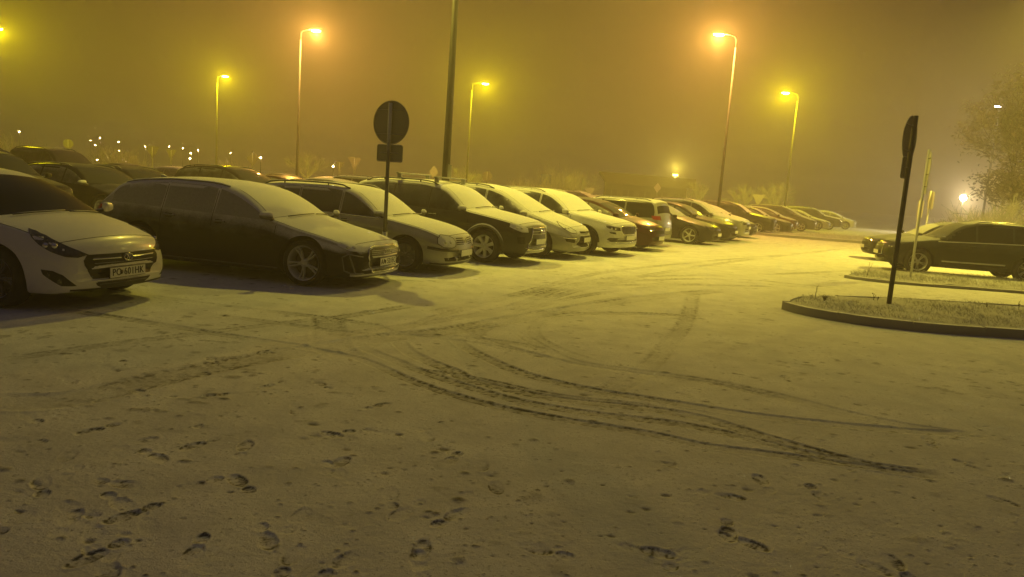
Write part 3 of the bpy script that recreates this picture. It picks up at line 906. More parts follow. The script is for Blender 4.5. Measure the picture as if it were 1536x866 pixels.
    # ---- roof furniture
    if sp.get('rails'):
        for q in (-1, 1):
            bm = bmesh.new(); x0, x1 = sp['rails']; P = []
            for i in range(13):
                x = x0 + (x1 - x0) * i / 12; yr, ze = B.roof_half(x); h, n, _ = B.hit('T', x, q * (yr - .06))
                lift = sp.get('rail_lift', .04) if 0 < i < 12 else .0
                P.append((h.x, h.y, h.z + lift))
            add_tube(bm, P, .016, 8); 
            for i in (3, 9): add_tube(bm, [P[i], (P[i][0], P[i][1], P[i][2] - .06)], .014, 6)
            obj('roof_rail', bm, sp.get('rail_mat', MT['black']), root)
    if sp.get('bars'):
        for x in sp['bars']:
            yr, ze = B.roof_half(x); bm = bmesh.new()
            add_box(bm, (x, 0, ze + .155), (.085, 2 * yr + .06, .032), bevel=.012)
            for q in (-1, 1): add_box(bm, (x, q * (yr - .05), ze + .10), (.10, .05, .12), bevel=.012)
            obj('roof_bar', bm, frosted('alu_bar', (0.35, 0.35, 0.35), .4, .5), root)
    if sp.get('antenna'):
        x = sp['antenna']; z = B.zt(x); bm = bmesh.new()
        add_prism(bm, [(-.10, 0), (.07, 0), (-.06, .055), (-.10, .06)], -.014, .014, M=Matrix(((1, 0, 0, x), (0, 0, 1, 0), (0, 1, 0, z - .005), (0, 0, 0, 1))))
        obj('antenna_fin', bm, paint, root)
    if det >= 2 and sp.get('wipers', True):
        for y0, ln in ((-.55, .62), (.12, .5)):
            x = ws0 + .02; P = []
            for i in range(6):
                yy = y0 + ln * i / 5; xx = B.warp(x - .01 - .02 * i / 5, yy); h, n, _ = B.hit('T', xx, yy); P.append(h + n * .022)
            bm = bmesh.new(); add_tube(bm, P, .010, 6); obj('wiper', bm, MT['black'], root)
    return root, B
# ------------------------------------------------------------------ shapes of the cars
def paint(name, color, **k):
    kw = dict(rough=.32, metal=.0, coat=.35, top=1.0, side=0.0); kw.update(k)
    if max(color) < .06: kw['spec'] = .18; kw['coat'] = min(kw['coat'], .10)      # gloss cut on dark paint to deepen the shade on the flanks
    return frosted(name, color, kw.pop('rough'), kw.pop('metal'), kw.pop('coat'), **kw)
def base_bot(xf, xr, z=.18, zf=.24, zr=.30):
    return [(xr, zr + .14), (xr + .05, zr), (xr + .35, z + .03), (xr + .9, z), (0, z), (xf - .8, z), (xf - .3, z + .005), (xf - .06, zf - .03), (xf, zf + .08)]
def hatch():
    xf, xr = 2.185, -2.115
    return dict(W=1.78, wb=2.65, R=.318, rim=.215, detail=2,
        top=[(2.185,.46),(2.175,.59),(2.14,.69),(2.06,.765),(1.9,.825),(1.65,.895),(1.40,.945),(1.28,.972),(.80,1.205),(.42,1.345),(.1,1.42),(-.4,1.455),(-.9,1.455),(-1.4,1.41),(-1.68,1.36),(-1.80,1.24),(-1.92,1.08),(-1.99,.97),(-2.06,.82),(-2.10,.66),(-2.115,.48)],
        belt=[(xf,.42),(2.12,.60),(1.9,.72),(1.6,.81),(1.2,.88),(.9,.92),(0,.945),(-1,.985),(-1.6,1.02),(-1.9,.95),(-2.1,.6)],
        bot=base_bot(xf, xr), pillars=[1.42, .05, -.80, -1.55], doors=[1.0, .03, -.83], handles=[.12, -.70], mirror=.98,
        screen=(1.28, .36), rear_screen=(-1.95, -1.70), hood_front=2.04)
def estate():
    xf, xr = 2.29, -2.47
    return dict(W=1.84, wb=2.82, R=.328, rim=.238, detail=2, header=.04,
        top=[(2.29,.42),(2.283,.53),(2.255,.61),(2.19,.665),(2.05,.722),(1.8,.79),(1.4,.87),(1.1,.945),(.98,.972),(.6,1.17),(.25,1.32),(0,1.385),(-.4,1.425),(-.9,1.43),(-1.5,1.395),(-1.85,1.345),(-1.98,1.30),(-2.14,1.13),(-2.28,.98),(-2.37,.90),(-2.43,.80),(-2.46,.66),(-2.47,.5)],
        belt=[(xf,.42),(2.22,.565),(2.0,.635),(1.7,.70),(1.3,.785),(.9,.865),(0,.905),(-1,.935),(-1.8,.955),(-2.2,.93),(-2.42,.7),(-2.47,.5)],
        bot=base_bot(xf, xr, .165, .20), pillars=[1.1, -.12, -1.02, -2.0], doors=[.95, -.12, -1.02], handles=[.02, -.86], mirror=.80,
        screen=(.99, .12), rear_screen=(-2.30, -2.03), hood_front=2.16, rails=(.0, -1.85), antenna=-1.7)
def old_estate():
    xf, xr = 2.075, -2.325
    return dict(W=1.735, wb=2.51, R=.305, rim=.205, detail=2, nose=1.15, crown=.05, tumble=.36,
        top=[(2.075,.42),(2.07,.52),(2.045,.62),(2.0,.695),(1.9,.755),(1.6,.85),(1.2,.925),(.95,.965),(.9,.98),(.5,1.215),(.2,1.37),(0,1.43),(-.5,1.465),(-1.3,1.455),(-1.8,1.41),(-1.93,1.36),(-2.08,1.10),(-2.17,.92),(-2.24,.82),(-2.29,.68),(-2.325,.46)],
        belt=[(xf,.42),(2.03,.57),(1.9,.67),(1.6,.76),(1.2,.84),(.85,.89),(0,.91),(-1.2,.93),(-1.9,.93),(-2.15,.85),(-2.325,.46)],
        bot=base_bot(xf, xr, .17, .19), pillars=[1.02, -.08, -.96, -1.98], doors=[.90, -.08, -.96], handles=[.06, -.84], mirror=.72,
        screen=(.92, .14), rear_screen=(-2.16, -1.98), hood_front=1.985, rails=(.0, -1.85))
def offroad(H=1.68):
    xf, xr = 2.255, -2.415
    return dict(W=1.80, wb=2.67, R=.350, rim=.238, detail=2, crown=.06, tumble=.36, gap=.06,
        top=[(2.255,.50),(2.25,.66),(2.225,.80),(2.17,.88),(2.05,.935),(1.7,1.01),(1.3,1.075),(1.05,1.115),(.98,1.14),(.55,1.41),(.28,1.545),(0,1.61),(-.5,1.65),(-1.2,1.65),(-1.8,1.60),(-2.02,1.545),(-2.14,1.36),(-2.24,1.14),(-2.31,1.0),(-2.38,.84),(-2.40,.70),(-2.415,.55)],
        belt=[(xf,.50),(2.21,.72),(2.05,.83),(1.7,.90),(1.3,.955),(.9,1.00),(0,1.03),(-1,1.06),(-1.8,1.09),(-2.15,1.05),(-2.35,.8),(-2.415,.55)],
        bot=base_bot(xf, xr, .25, .29, .36), pillars=[1.06, -.06, -.98, -2.0], doors=[.95, -.06, -.98], handles=[.08, -.84], mirror=.78, handle_drop=.12,
        screen=(1.0, .18), rear_screen=(-2.27, -2.05), hood_front=2.13, rails=(.0, -1.85))
def people_carrier():
    xf, xr = 2.355, -2.415
    return dict(W=1.88, wb=2.85, R=.335, rim=.225, detail=2, crown=.06, tumble=.38, nose=1.3,
        top=[(2.355,.46),(2.35,.58),(2.31,.70),(2.22,.785),(2.0,.88),(1.7,.975),(1.45,1.05),(1.32,1.10),(.85,1.33),(.4,1.52),(.05,1.61),(-.4,1.65),(-1.1,1.64),(-1.8,1.56),(-2.02,1.50),(-2.15,1.32),(-2.25,1.10),(-2.31,.98),(-2.37,.84),(-2.40,.70),(-2.415,.5)],
        belt=[(xf,.46),(2.3,.60),(2.1,.70),(1.7,.80),(1.3,.88),(.9,.93),(0,.97),(-1,1.01),(-1.8,1.03),(-2.15,.98),(-2.38,.7),(-2.415,.5)],
        bot=base_bot(xf, xr, .19, .22), pillars=[1.62, 1.12, -.05, -1.0, -2.05], doors=[1.08, -.05, -1.0], handles=[.08, -.86], mirror=1.00,
        screen=(1.36, .22), rear_screen=(-2.28, -2.05), hood_front=2.20, rails=(.1, -1.85))
def crossover():
    xf, xr = 2.295, -2.405
    return dict(W=1.88, wb=2.79, R=.352, rim=.24, detail=2, crown=.055, tumble=.36, gap=.055,
        top=[(2.295,.48),(2.29,.66),(2.27,.80),(2.22,.87),(2.1,.92),(1.7,1.0),(1.3,1.065),(1.08,1.105),(1.0,1.13),(.58,1.385),(.28,1.53),(0,1.59),(-.5,1.635),(-1.2,1.63),(-1.8,1.575),(-2.02,1.52),(-2.14,1.33),(-2.22,1.14),(-2.29,1.0),(-2.36,.84),(-2.39,.70),(-2.405,.55)],
        belt=[(xf,.50),(2.24,.72),(2.05,.82),(1.7,.88),(1.3,.935),(.9,.98),(0,1.0),(-1,1.03),(-1.8,1.06),(-2.15,1.02),(-2.35,.8),(-2.405,.55)],
        bot=base_bot(xf, xr, .23, .27, .34), pillars=[1.08, -.06, -1.02, -1.95], doors=[.96, -.06, -1.02], handles=[.08, -.86], mirror=.80, handle_drop=.12,
        screen=(1.02, .18), rear_screen=(-2.25, -2.05), hood_front=2.18, rails=(.0, -1.85))
def big_offroad():
    xf, xr = 2.40, -2.42
    return dict(W=1.94, wb=2.90, R=.375, rim=.255, detail=2, crown=.06, tumble=.40, gap=.06,
        top=[(2.40,.50),(2.395,.66),(2.36,.80),(2.29,.88),(2.15,.945),(1.8,1.02),(1.4,1.085),(1.15,1.125),(1.06,1.15),(.62,1.42),(.3,1.575),(0,1.645),(-.5,1.69),(-1.1,1.685),(-1.7,1.62),(-1.98,1.55),(-2.12,1.38),(-2.25,1.16),(-2.32,1.0),(-2.38,.84),(-2.41,.70),(-2.42,.55)],
        belt=[(xf,.50),(2.33,.70),(2.15,.82),(1.8,.90),(1.4,.965),(1.0,1.01),(0,1.045),(-1,1.08),(-1.8,1.11),(-2.15,1.06),(-2.36,.8),(-2.42,.55)],
        bot=base_bot(xf, xr, .26, .30, .36), pillars=[1.12, -.04, -1.0, -1.95], doors=[1.0, -.04, -1.0], handles=[.10, -.84], mirror=.84, handle_drop=.12,
        screen=(1.08, .2), rear_screen=(-2.28, -2.02), hood_front=2.22, rails=(.0, -1.8), rail_mat=MT['chrome'])
def saloon():
    xf, xr = 2.30, -2.40
    return dict(W=1.83, wb=2.78, R=.320, rim=.215, detail=1,
        top=[(2.30,.44),(2.29,.56),(2.26,.66),(2.19,.72),(2.05,.775),(1.7,.85),(1.3,.92),(1.0,.965),(.62,1.17),(.25,1.345),(0,1.41),(-.4,1.455),(-.8,1.45),(-1.2,1.39),(-1.6,1.24),(-1.95,1.09),(-2.2,1.03),(-2.33,.98),(-2.37,.80),(-2.40,.55)],
        belt=[(xf,.42),(2.22,.60),(2.0,.68),(1.6,.76),(1.2,.84),(.85,.89),(0,.92),(-1,.95),(-1.7,.97),(-2.2,.94),(-2.36,.75),(-2.40,.55)],
        bot=base_bot(xf, xr), pillars=[1.06, -.06, -.95, -1.55], doors=[.93, -.06, -.95], handles=[.06, -.82], mirror=.78,
        screen=(.99, .16), rear_screen=(-1.85, -1.15), hood_front=2.14)
def box_van():
    xf, xr = 2.10, -2.30
    return dict(W=1.80, wb=2.68, R=.320, rim=.215, detail=1, tumble=.26, crown=.05, tail=.7,
        top=[(2.10,.46),(2.09,.58),(2.05,.72),(1.95,.80),(1.7,.92),(1.45,1.01),(1.3,1.06),(.9,1.32),(.5,1.52),(.2,1.60),(-.3,1.64),(-1.2,1.64),(-1.9,1.61),(-2.05,1.56),(-2.15,1.3),(-2.20,1.1),(-2.25,.9),(-2.28,.7),(-2.30,.5)],
        belt=[(xf,.45),(2.03,.6),(1.8,.72),(1.4,.84),(1.0,.90),(0,.93),(-1,.95),(-2.0,.98),(-2.2,.85),(-2.3,.5)],
        bot=base_bot(xf, xr, .19, .22), pillars=[1.5, 1.05, -.05, -1.0, -2.08], doors=[1.02, -.05, -1.0], handles=[.08, -.86], mirror=.95,
        screen=(1.34, .32), rear_screen=(-2.20, -2.08), hood_front=1.98, rails=(.2, -1.85))
def sym(*polys):
    out = []
    for p in polys: out += [p, mirror_poly(p)]
    return out
def symline(w, pts, closed=False):
    return [(w, pts, closed), (w, [(-a, b) for a, b in pts], closed)]
def common_front(hz=.66, gz=(.58, .46), lz=(.36, .25), lamp=None, hw=(.42, 1.05)):
    """fittings of an everyday car: lamps, grille, lower intake"""
    lamp = lamp or MT['lamp']
    return [('headlight', sym([(hw[0], hz - .05), (hw[0] + .3, hz - .07), (hw[1], hz + .02), (hw[1] + .12, hz + .09), (hw[1] - .2, hz + .07), (hw[0], hz + .02)]), 'N', lamp, .004),
            ('grille', [[(-.40, gz[1]), (.40, gz[1]), (.44, gz[0]), (-.44, gz[0])]], 'N', MT['hole'], .004),
            ('lower_grille', [[(-.45, lz[1]), (.45, lz[1]), (.55, lz[0]), (-.55, lz[0])]], 'N', MT['hole'], .004)]
def common_rear(z=.86, s=(.52, 1.12), h=.14):
    return [('tail_light', sym([(s[0], z - h / 2), (s[1], z - h / 2 + .02), (s[1] + .08, z + h / 2), (s[0] + .05, z + h / 2)]), 'K', MT['red'], .005)]
# ------------------------------------------------------------------ the rows of parked cars
AZ = rad(27.5)
RV = (math.sin(AZ), math.cos(AZ)); FV = (math.cos(AZ), -math.sin(AZ))      # along the row, and the way the cars face
HEAD = math.atan2(FV[1], FV[0])
def rf(a, f): return RV[0] * a + FV[0] * f, RV[1] * a + FV[1] * f
def fwd_for(px_, a, z=0.0, y0=400):
    """how far forward a point standing at 'a' along the row must be to show at pixel column px_"""
    lo, hi = -30.0, 20.0
    for _ in range(50):
        m = (lo + hi) / 2; X, Y = rf(a, m); v = np.array([X, Y, z - CAMH]); c = v @ _fw
        if c <= 0.1: lo = m; continue
        if IW / 2 + FPX * (v @ _r) / c < px_: lo = m
        else: hi = m
    return (lo + hi) / 2
def park(root, sp, a, wheel_px=None, f=None, head=0.0):
    """stand a car so that its near front wheel touches the ground at (a, f)"""
    if f is None: f = fwd_for(wheel_px, a)
    hx, hy = rf(a, f)
    th = HEAD + DH + head
    lx, ly = sp['wb'] / 2, -sp['W'] / 2
    root.location = (hx - (lx * math.cos(th) - ly * math.sin(th)), hy - (lx * math.sin(th) + ly * math.cos(th)), 0)
    root.rotation_euler = (0, 0, th)
DH = rad(4.0)
def park_px(root, sp, x, y, head=0.0, pos=None):
    gx, gy = pos if pos else at_ground(x, y)
    a = gx * RV[0] + gy * RV[1]; f = gx * FV[0] + gy * FV[1]
    park(root, sp, a, f=f, head=head)
A0 = 7.60; SP = 2.62
G1 = 'cars parked side by side in the front row'
def badge_mesh(parts, x, z, B, name, parent, mat, y=0.0, dx=.012):
    h, n, _ = B.hit('F', y, z); bm = bmesh.new()
    for pts, r, closed in parts:
        P = [(h.x + dx, y + a, z + b) for a, b in pts]
        if closed: P = P + [P[0]]
        add_tube(bm, P, r, 6)
    return obj(name, bm, mat, parent)
def bars(y0, y1, zs, w, mat, view='N', name='grille_slat'):
    return (name, [(w, [(y0, z), (y1, z)], False) for z in zs], view, mat, .012)

# -- white hatchback cut by the left edge
sp = hatch()
sp.update(paint=paint('white_paint', (0.74, 0.73, 0.70), edge=(.80, .97), top=.55), screen_mat=glass(top=0.0), glass=glass(top=0, side=0), spokes=('double', 5), rim_mat='alloy_dark', plate=.39, nose=1.5, bow=.16, reg='PO 601HK', crest=-.098,
    fittings=[
     ('headlight', sym([(.50, .60), (.64, .575), (.80, .585), (1.0, .63), (1.25, .70), (1.55, .80), (1.72, .845), (1.40, .825), (1.10, .785), (.85, .72), (.62, .645)]), 'N', MT['lamp'], .006),
     ('grille', [[(-.33, .235), (.33, .235), (.39, .26), (.56, .49), (.57, .54), (.52, .60), (-.52, .60), (-.57, .54), (-.56, .49), (-.39, .26)]], 'N', MT['gloss'], .004),
     ('chrome_strip', [(.014, [(-.46, .553), (-.09, .548)], False), (.014, [(.09, .548), (.46, .553)], False)], 'N', MT['chrome'], .012),
     ('grille_slat', [(.012, [(-.44, .50), (.44, .50)], False), (.010, [(-.36, .27), (.36, .27)], False), (.010, [(-.40, .30), (.40, .30)], False)], 'N', MT['black'], .010),
     ('fog_light_recess', sym([(.66, .28), (.86, .285), (1.16, .40), (1.20, .45), (.98, .44), (.84, .40)]), 'N', MT['gloss'], .004),
     ('fog_light', sym(ellipse(.88, .335, .035, .03), ellipse(1.05, .395, .03, .026)), 'N', MT['lamp'], .012),
     ('front_lip', [(.02, [(-.75, .232), (-.4, .225), (.4, .225), (.75, .232)], False)], 'N', MT['black'], .006),
     ('tail_light', sym([(.6, .85), (1.1, .86), (1.15, 1.0), (.65, 1.0)]), 'K', MT['red'], .005)])
W_HATCH, B = make_car(sp, 'parked_car', 'white hatchback with a hexagonal dark grille, cut off by the left edge', group=G1)
park_px(W_HATCH, sp, -11, 463, head=rad(10))
badge_mesh([(ellipse(0, 0, .062, .040, 22), .006, True), ([(-.022, -.026), (-.008, .028)], .006, False), ([(.008, -.028), (.022, .026)], .006, False), ([(-.016, -.004), (.016, .004)], .006, False)], 0, .553, B, 'badge', W_HATCH, MT['chrome'], dx=.022)

# -- dark estate with frosted flanks
sp = estate()
fro = dict(side=.38, lo=.62, hi=1.05)
sp.update(paint=paint('dark_grey_paint', (0.014, 0.014, 0.014), rough=.4, coat=.25, edge=(.22, .50), **fro), glass=glass(side=.46, lo=.2, hi=.9), rim_mat='alloy', spokes=('double', 5), plate=.385, reg='AA  521EC', crest=-.098,
    mirror_mat=paint('mirror_cap', (.1, .1, .1), edge=(-.2, .3)), turn=.62, rail_lift=.008, rim=.25, R=.335, rail_mat=frosted('rail_frost', (.05, .05, .05), top=1, edge=(-.2,.3)),
    fittings=[
     ('headlight', sym([(.60, .545), (.95, .56), (1.32, .635), (1.22, .685), (.92, .665), (.62, .625)]), 'N', MT['lampsnow'], .005),
     ('grille', [[(-.38, .245), (.38, .245), (.50, .47), (.48, .56), (.36, .60), (-.36, .60), (-.48, .56), (-.50, .47)]], 'N', MT['gloss'], .004),
     ('grille_frame', [(.018, [(-.39, .242), (.39, .242), (.515, .47), (.49, .57), (.37, .612), (-.37, .612), (-.49, .57), (-.515, .47)], True)], 'N', MT['chrome'], .012),
     ('grille_slat', [(.012, [(-.44, z), (.44, z)], False) for z in (.28, .31, .47, .50, .525, .55)], 'N', MT['alloy_dark'], .010),
     ('plate_bar', [(.020, [(-.42, .462), (.42, .462)], False)], 'N', MT['alloy'], .014),
     ('side_intake', sym([(.58, .26), (.90, .265), (1.06, .30), (1.12, .46), (.98, .50), (.60, .46)]), 'N', MT['hole'], .004),
     ('intake_frame', symline(.015, [(.62, .235), (.94, .245), (1.10, .28), (1.17, .47), (1.0, .515), (.66, .475)]) + symline(.022, [(.84, .25), (.98, .50)]), 'N', MT['alloy_dark'], .012),
     ('front_lip', [(.030, [(-.95, .215), (-.5, .205), (.5, .205), (.95, .215)], False)], 'N', MT['alloy'], .010),
     ('sill_trim', [(.02, [(-1.0, .225), (1.0, .225)], False)], 'R', MT['black'], .006),
     ('tail_light', sym([(.52, .80), (1.2, .82), (1.3, .92), (.52, .92)]), 'K', MT['red'], .005)])
EST, B = make_car(sp, 'parked_car', 'dark estate car with frosted flanks and silver framed grille, second in the front row', group=G1)
park(EST, sp, A0, wheel_px=451, head=rad(8))
badge_mesh([(ellipse(q, 0, .040, .034, 18), .0055, True) for q in (-.09, -.03, .03, .09)], 0, .535, B, 'badge', EST, MT['chrome'], dx=.022)

# -- small older estate, snow on the bonnet
sp = old_estate()
sp.update(paint=paint('silver_paint', (0.34, 0.34, 0.32), rough=.4, metal=.5, edge=(.2, .6), side=.10, lo=.2, hi=1.3), glass=glass(side=.22, lo=.6, hi=1.5), rim_mat='alloy_dark', spokes=('cover', 9), plate=.37,
    rail_mat=frosted('rail_snow', (.05, .05, .05), top=1.0), mirror_mat=paint('mirror_cap2', (.1, .1, .1), edge=(-.2, .3)),
    fittings=[
     ('headlight', sym([(.42, .50), (.52, .475), (.80, .485), (.98, .55), (.98, .64), (.86, .70), (.60, .685), (.46, .64), (.40, .56)]), 'N', MT['lampsnow'], .006),
     ('lamp_seam', [(.010, [(.42, .50), (.52, .475), (.80, .485), (.98, .55), (.98, .64), (.86, .70), (.60, .685), (.46, .64), (.40, .56)], True), (.010, [(-.42, .50), (-.52, .475), (-.80, .485), (-.98, .55), (-.98, .64), (-.86, .70), (-.60, .685), (-.46, .64), (-.40, .56)], True)], 'N', MT['hole'], .008),
     ('grille_slat', [(.016, [(s * .10, z), (s * .37, z)], False) for s in (-1, 1) for z in (.53, .565, .60, .635)], 'N', MT['hole'], .006),
     ('bumper_strip', [(.042, [(-1.35, .475), (-1.15, .465), (-.9, .445), (-.32, .425)], False), (.042, [(.32, .425), (.9, .445), (1.15, .465), (1.35, .475)], False)], 'N', MT['gloss'], .016),
     ('lower_grille', [[(-.28, .235), (.28, .235), (.30, .30), (-.30, .30)]] + sym([(.36, .235), (.74, .245), (.78, .305), (.38, .30)]), 'N', MT['hole'], .005),
     ('side_moulding', [(.035, [(-.85, .54), (.86, .54)], False)], 'R', MT['gloss'], .012),
     ('window_trim', [(.016, [(-1.9, .945), (-1.0, .94), (0, .925), (.72, .905)], False)], 'R', MT['lens'], .012),
     ('front_lip', [(.03, [(-1.2, .20), (-.9, .195), (.9, .195), (1.2, .20)], False)], 'N', MT['black'], .008),
     ('tail_light', sym([(.66, .72), (.92, .72), (.95, .92), (.70, .92)]), 'K', MT['red'], .005)])
OLD, B = make_car(sp, 'parked_car', 'older estate car with white window trim and black bumper strip, behind the round sign', group=G1)
park(OLD, sp, A0 + SP, wheel_px=604, head=rad(6.5))
badge_mesh([(ellipse(0, 0, .048, .048, 20), .006, True), ([(-.030, .028), (-.012, -.028), (0, .004), (.012, -.028), (.030, .028)], .004, False)], 0, .585, B, 'badge', OLD, MT['chrome'], dx=.016)

# -- off-road car with roof bars
sp = offroad()
sp.update(paint=paint('dark_green_paint', (0.045, 0.046, 0.038), rough=.38, edge=(.35, .7), side=.16, lo=.7, hi=1.6), glass=glass(side=.30, lo=.9, hi=1.7), rim_mat='alloy', spokes=('wide', 7), plate=.50, bars=(.0, -.95),
    mirror_mat=paint('mirror_cap3', (.12, .12, .12), edge=(-.3, .2)), rails=(.05, -1.8),
    fittings=[
     ('headlight', sym([(.55, .70), (.80, .705), (1.30, .80), (1.22, .90), (.92, .865), (.56, .79)]), 'N', MT['lampsnow'], .006),
     ('grille', [[(-.40, .62), (.40, .62), (.36, .77), (-.36, .77)], [(-.50, .34), (.50, .34), (.42, .58), (-.42, .58)]], 'N', MT['gloss'], .005),
     ('grille_frame', [(.030, [(-.54, .325), (.54, .325), (.41, .60), (.36, .79), (-.36, .79), (-.41, .60)], True)], 'N', MT['chrome'], .014),
     ('grille_slat', [(.012, [(-.44, z), (.44, z)], False) for z in (.37, .40, .43)] + [(.02, [(-.38, z), (.38, z)], False) for z in (.66, .71)], 'N', MT['alloy_dark'], .012),
     ('fog_light_recess', sym([(.66, .46), (.94, .47), (.98, .60), (.70, .61)]), 'N', MT['hole'], .005),
     ('fog_light', sym(ellipse(.81, .535, .05, .05)), 'N', MT['lamp'], .014),
     ('skid_plate', [[(-.60, .265), (.60, .265), (.56, .315), (-.56, .315)]], 'N', MT['alloy'], .010),
     ('sill_trim', [(.06, [(-.85, .335), (.85, .335)], False)], 'R', MT['alloy_dark'], .012),
     ('wheel_arch_flare', [(.055, [(ax + .435 * math.cos(rad(t)), .36 + .435 * math.sin(rad(t))) for t in range(0, 181, 12)], False) for ax in (1.335, -1.335)], 'R', paint('flare', (0.045, 0.046, 0.038), rough=.45, edge=(.1, .5), side=.3, lo=.3, hi=1.2), .020),
     ('tail_light', sym([(.62, .95), (.98, .96), (1.0, 1.12), (.66, 1.12)]), 'K', MT['red'], .005)])
OFF, B = make_car(sp, 'parked_car', 'dark green off-road car carrying two roof bars, right of the round sign', group=G1)
park(OFF, sp, A0 + SP * 2.03, wheel_px=722)
badge_mesh([([(0, 0), (.018, .03), (0, .06), (-.018, .03)], .008, True), ([(0, 0), (-.036, 0), (-.054, -.03), (-.018, -.03)], .008, True), ([(0, 0), (.036, 0), (.054, -.03), (.018, -.03)], .008, True)], 0, .69, B, 'badge', OFF, MT['chrome'], dx=.022)

# -- one-box people carrier under snow
sp = people_carrier()
sp.update(paint=paint('light_grey_paint', (0.24, 0.24, 0.22), rough=.4, metal=.3, edge=(-.05, .45), side=.25, lo=.3, hi=1.2), glass=glass(side=.10, lo=.9, hi=1.7), plate=.47, bow=.26, spokes=('single', 5),
    fittings=[
     ('headlight', sym([(.55, .62), (.85, .64), (1.4, .80), (1.5, .88), (1.2, .84), (.85, .78), (.58, .69)]), 'N', MT['lampsnow'], .006),
     ('lamp_seam', [(.010, [(q * .55, .62), (q * .85, .64), (q * 1.4, .80), (q * 1.5, .88), (q * 1.2, .84), (q * .85, .78), (q * .58, .69)], True) for q in (-1, 1)], 'N', MT['hole'], .008),
     ('grille', [[(-.36, .63), (.36, .63), (.40, .675), (-.40, .675)], [(-.30, .30), (.30, .30), (.50, .36), (.38, .56), (-.38, .56), (-.50, .36)]], 'N', MT['hole'], .005),
     ('grille_frame', [(.020, [(-.30, .29), (.30, .29), (.52, .355), (.40, .575), (-.40, .575), (-.52, .355)], True)], 'N', MT['alloy'], .012),
     ('fog_light_recess', sym([(.62, .40), (1.05, .44), (1.1, .50), (.66, .49)]), 'N', MT['hole'], .005),
     ('bumper_strip', symline(.022, [(.62, .51), (.9, .52), (1.2, .53)]), 'N', MT['chrome'], .012)] + common_rear(.95))
CAR, B = make_car(sp, 'parked_car', 'snow covered one-box people carrier just left of the white crossover', group=G1)
park(CAR, sp, A0 + SP * 2.92, wheel_px=803, head=rad(1))
badge_mesh([(ellipse(0, 0, .075, .032, 22), .007, True)], 0, .652, B, 'badge', CAR, MT['chrome'], dx=.016)

# -- white crossover
sp = crossover()
sp.update(paint=paint('white_crossover_paint', (0.60, 0.60, 0.56), rough=.35, edge=(.0, .5), side=.12, lo=.6, hi=1.4), glass=glass(side=.05), plate=.50, spokes=('single', 5), rail_mat=MT['alloy'],
    fittings=[
     ('headlight', sym([(.52, .68), (.80, .69), (1.18, .755), (1.22, .80), (.9, .79), (.54, .765)]), 'N', MT['lamp'], .006),
     ('fog_light', sym([(.72, .59), (.98, .61), (1.06, .645), (.76, .64)]), 'N', MT['lamp'], .006),
     ('grille', [[(-.36, .60), (.36, .60), (.46, .68), (.42, .79), (-.42, .79), (-.46, .68)]], 'N', MT['gloss'], .005),
     ('grille_frame', [(.020, [(-.37, .59), (.37, .59), (.475, .68), (.43, .80), (-.43, .80), (-.475, .68)], True)], 'N', MT['chrome'], .012),
     ('grille_slat', [(.012, [(s * x, .61), (s * x * 1.1, .78)], False) for s in (-1, 1) for x in (.06, .13, .20, .27, .34)], 'N', MT['alloy_dark'], .012),
     ('lower_grille', [[(-.95, .40), (.95, .40), (1.15, .46), (1.0, .50), (-1.0, .50), (-1.15, .46)]], 'N', MT['black'], .005),
     ('skid_plate', [[(-.80, .30), (.80, .30), (.95, .345), (-.95, .345)]], 'N', MT['alloy'], .012),
     ('bumper_strip', [(.016, [(-1.1, .385), (1.1, .385)], False)], 'N', MT['chrome'], .012),
     ('wheel_arch_flare', [(.05, [(ax + .43 * math.cos(rad(t)), .36 + .43 * math.sin(rad(t))) for t in range(0, 181, 12)], False) for ax in (1.395, -1.395)], 'R', MT['black'], .010),
     ('sill_trim', [(.10, [(-.92, .30), (.92, .30)], False)], 'R', MT['black'], .010)] + common_rear(1.0))
CROSS, B = make_car(sp, 'parked_car', 'white crossover', group=G1)
CROSS['label'] = 'white crossover with five-spoke wheels and a dark hexagonal grille, right of the people carrier'
park_px(CROSS, sp, 872, 382, head=rad(-9))

# -- further cars of the front row
def simple(kind, name, col, label, group, fit=None, **kw):
    sp = kind(); pk = {k: kw.pop(k) for k in ('side', 'edge', 'metal', 'rough', 'top', 'lo', 'hi') if k in kw}
    sp.update(paint=paint('paint_' + name, col, **pk), glass=glass(side=kw.pop('gside', .05), top=.8), detail=1, turn=kw.pop('turn', .2))
    hz = kw.pop('hz', sp['top'][2][1] - .0)
    sp['fittings'] = (fit if fit is not None else common_front(hz=min(hz, .78) + .0, gz=(hz - .06, hz - .16), lz=(hz - .26, hz - .38))) + common_rear(kw.pop('tz', hz + .28))
    sp['plate'] = hz - .22
    sp.update(kw)
    r, B = make_car(sp, 'parked_car', label, group=group); return r, sp
r, sp = simple(hatch, 'dark_red', (0.035, 0.006, 0.005), 'dark red hatchback with a bare shining windscreen right of the white crossover', G1, edge=(.85, .99), top=.2, screen_mat=glass(top=.1), plate=.4)
park_px(r, sp, 0, 0, head=rad(-5), pos=(3.15, 21.1))
r, sp = simple(box_van, 'silver_van', (0.17, 0.17, 0.16), 'silver people carrier parked the other way round, its red tail light showing', G1, edge=(.5, .8), side=.15, screen_mat=glass(top=.1), gside=0, plate_r=.62)
th = HEAD + rad(-2) + PI; r.scale = (.95, .95, .94); r.location = (4.05 - 1.34 * FV[0] + .9 * RV[0] - .25, 23.3 - 1.34 * FV[1] + .9 * RV[1], 0); r.rotation_euler = (0, 0, th)
DARKFIT = None
r, sp = simple(estate, 'dark_blue', (0.012, 0.013, 0.018), 'black car with snow on its windscreen, nose just right of the silver people carrier', G1, edge=(.85, .99), top=.25, screen_mat=glass(top=.6), gside=0, rail_mat=MT['black'])
park_px(r, sp, 0, 0, head=rad(-5), pos=(6.2, 26.0))
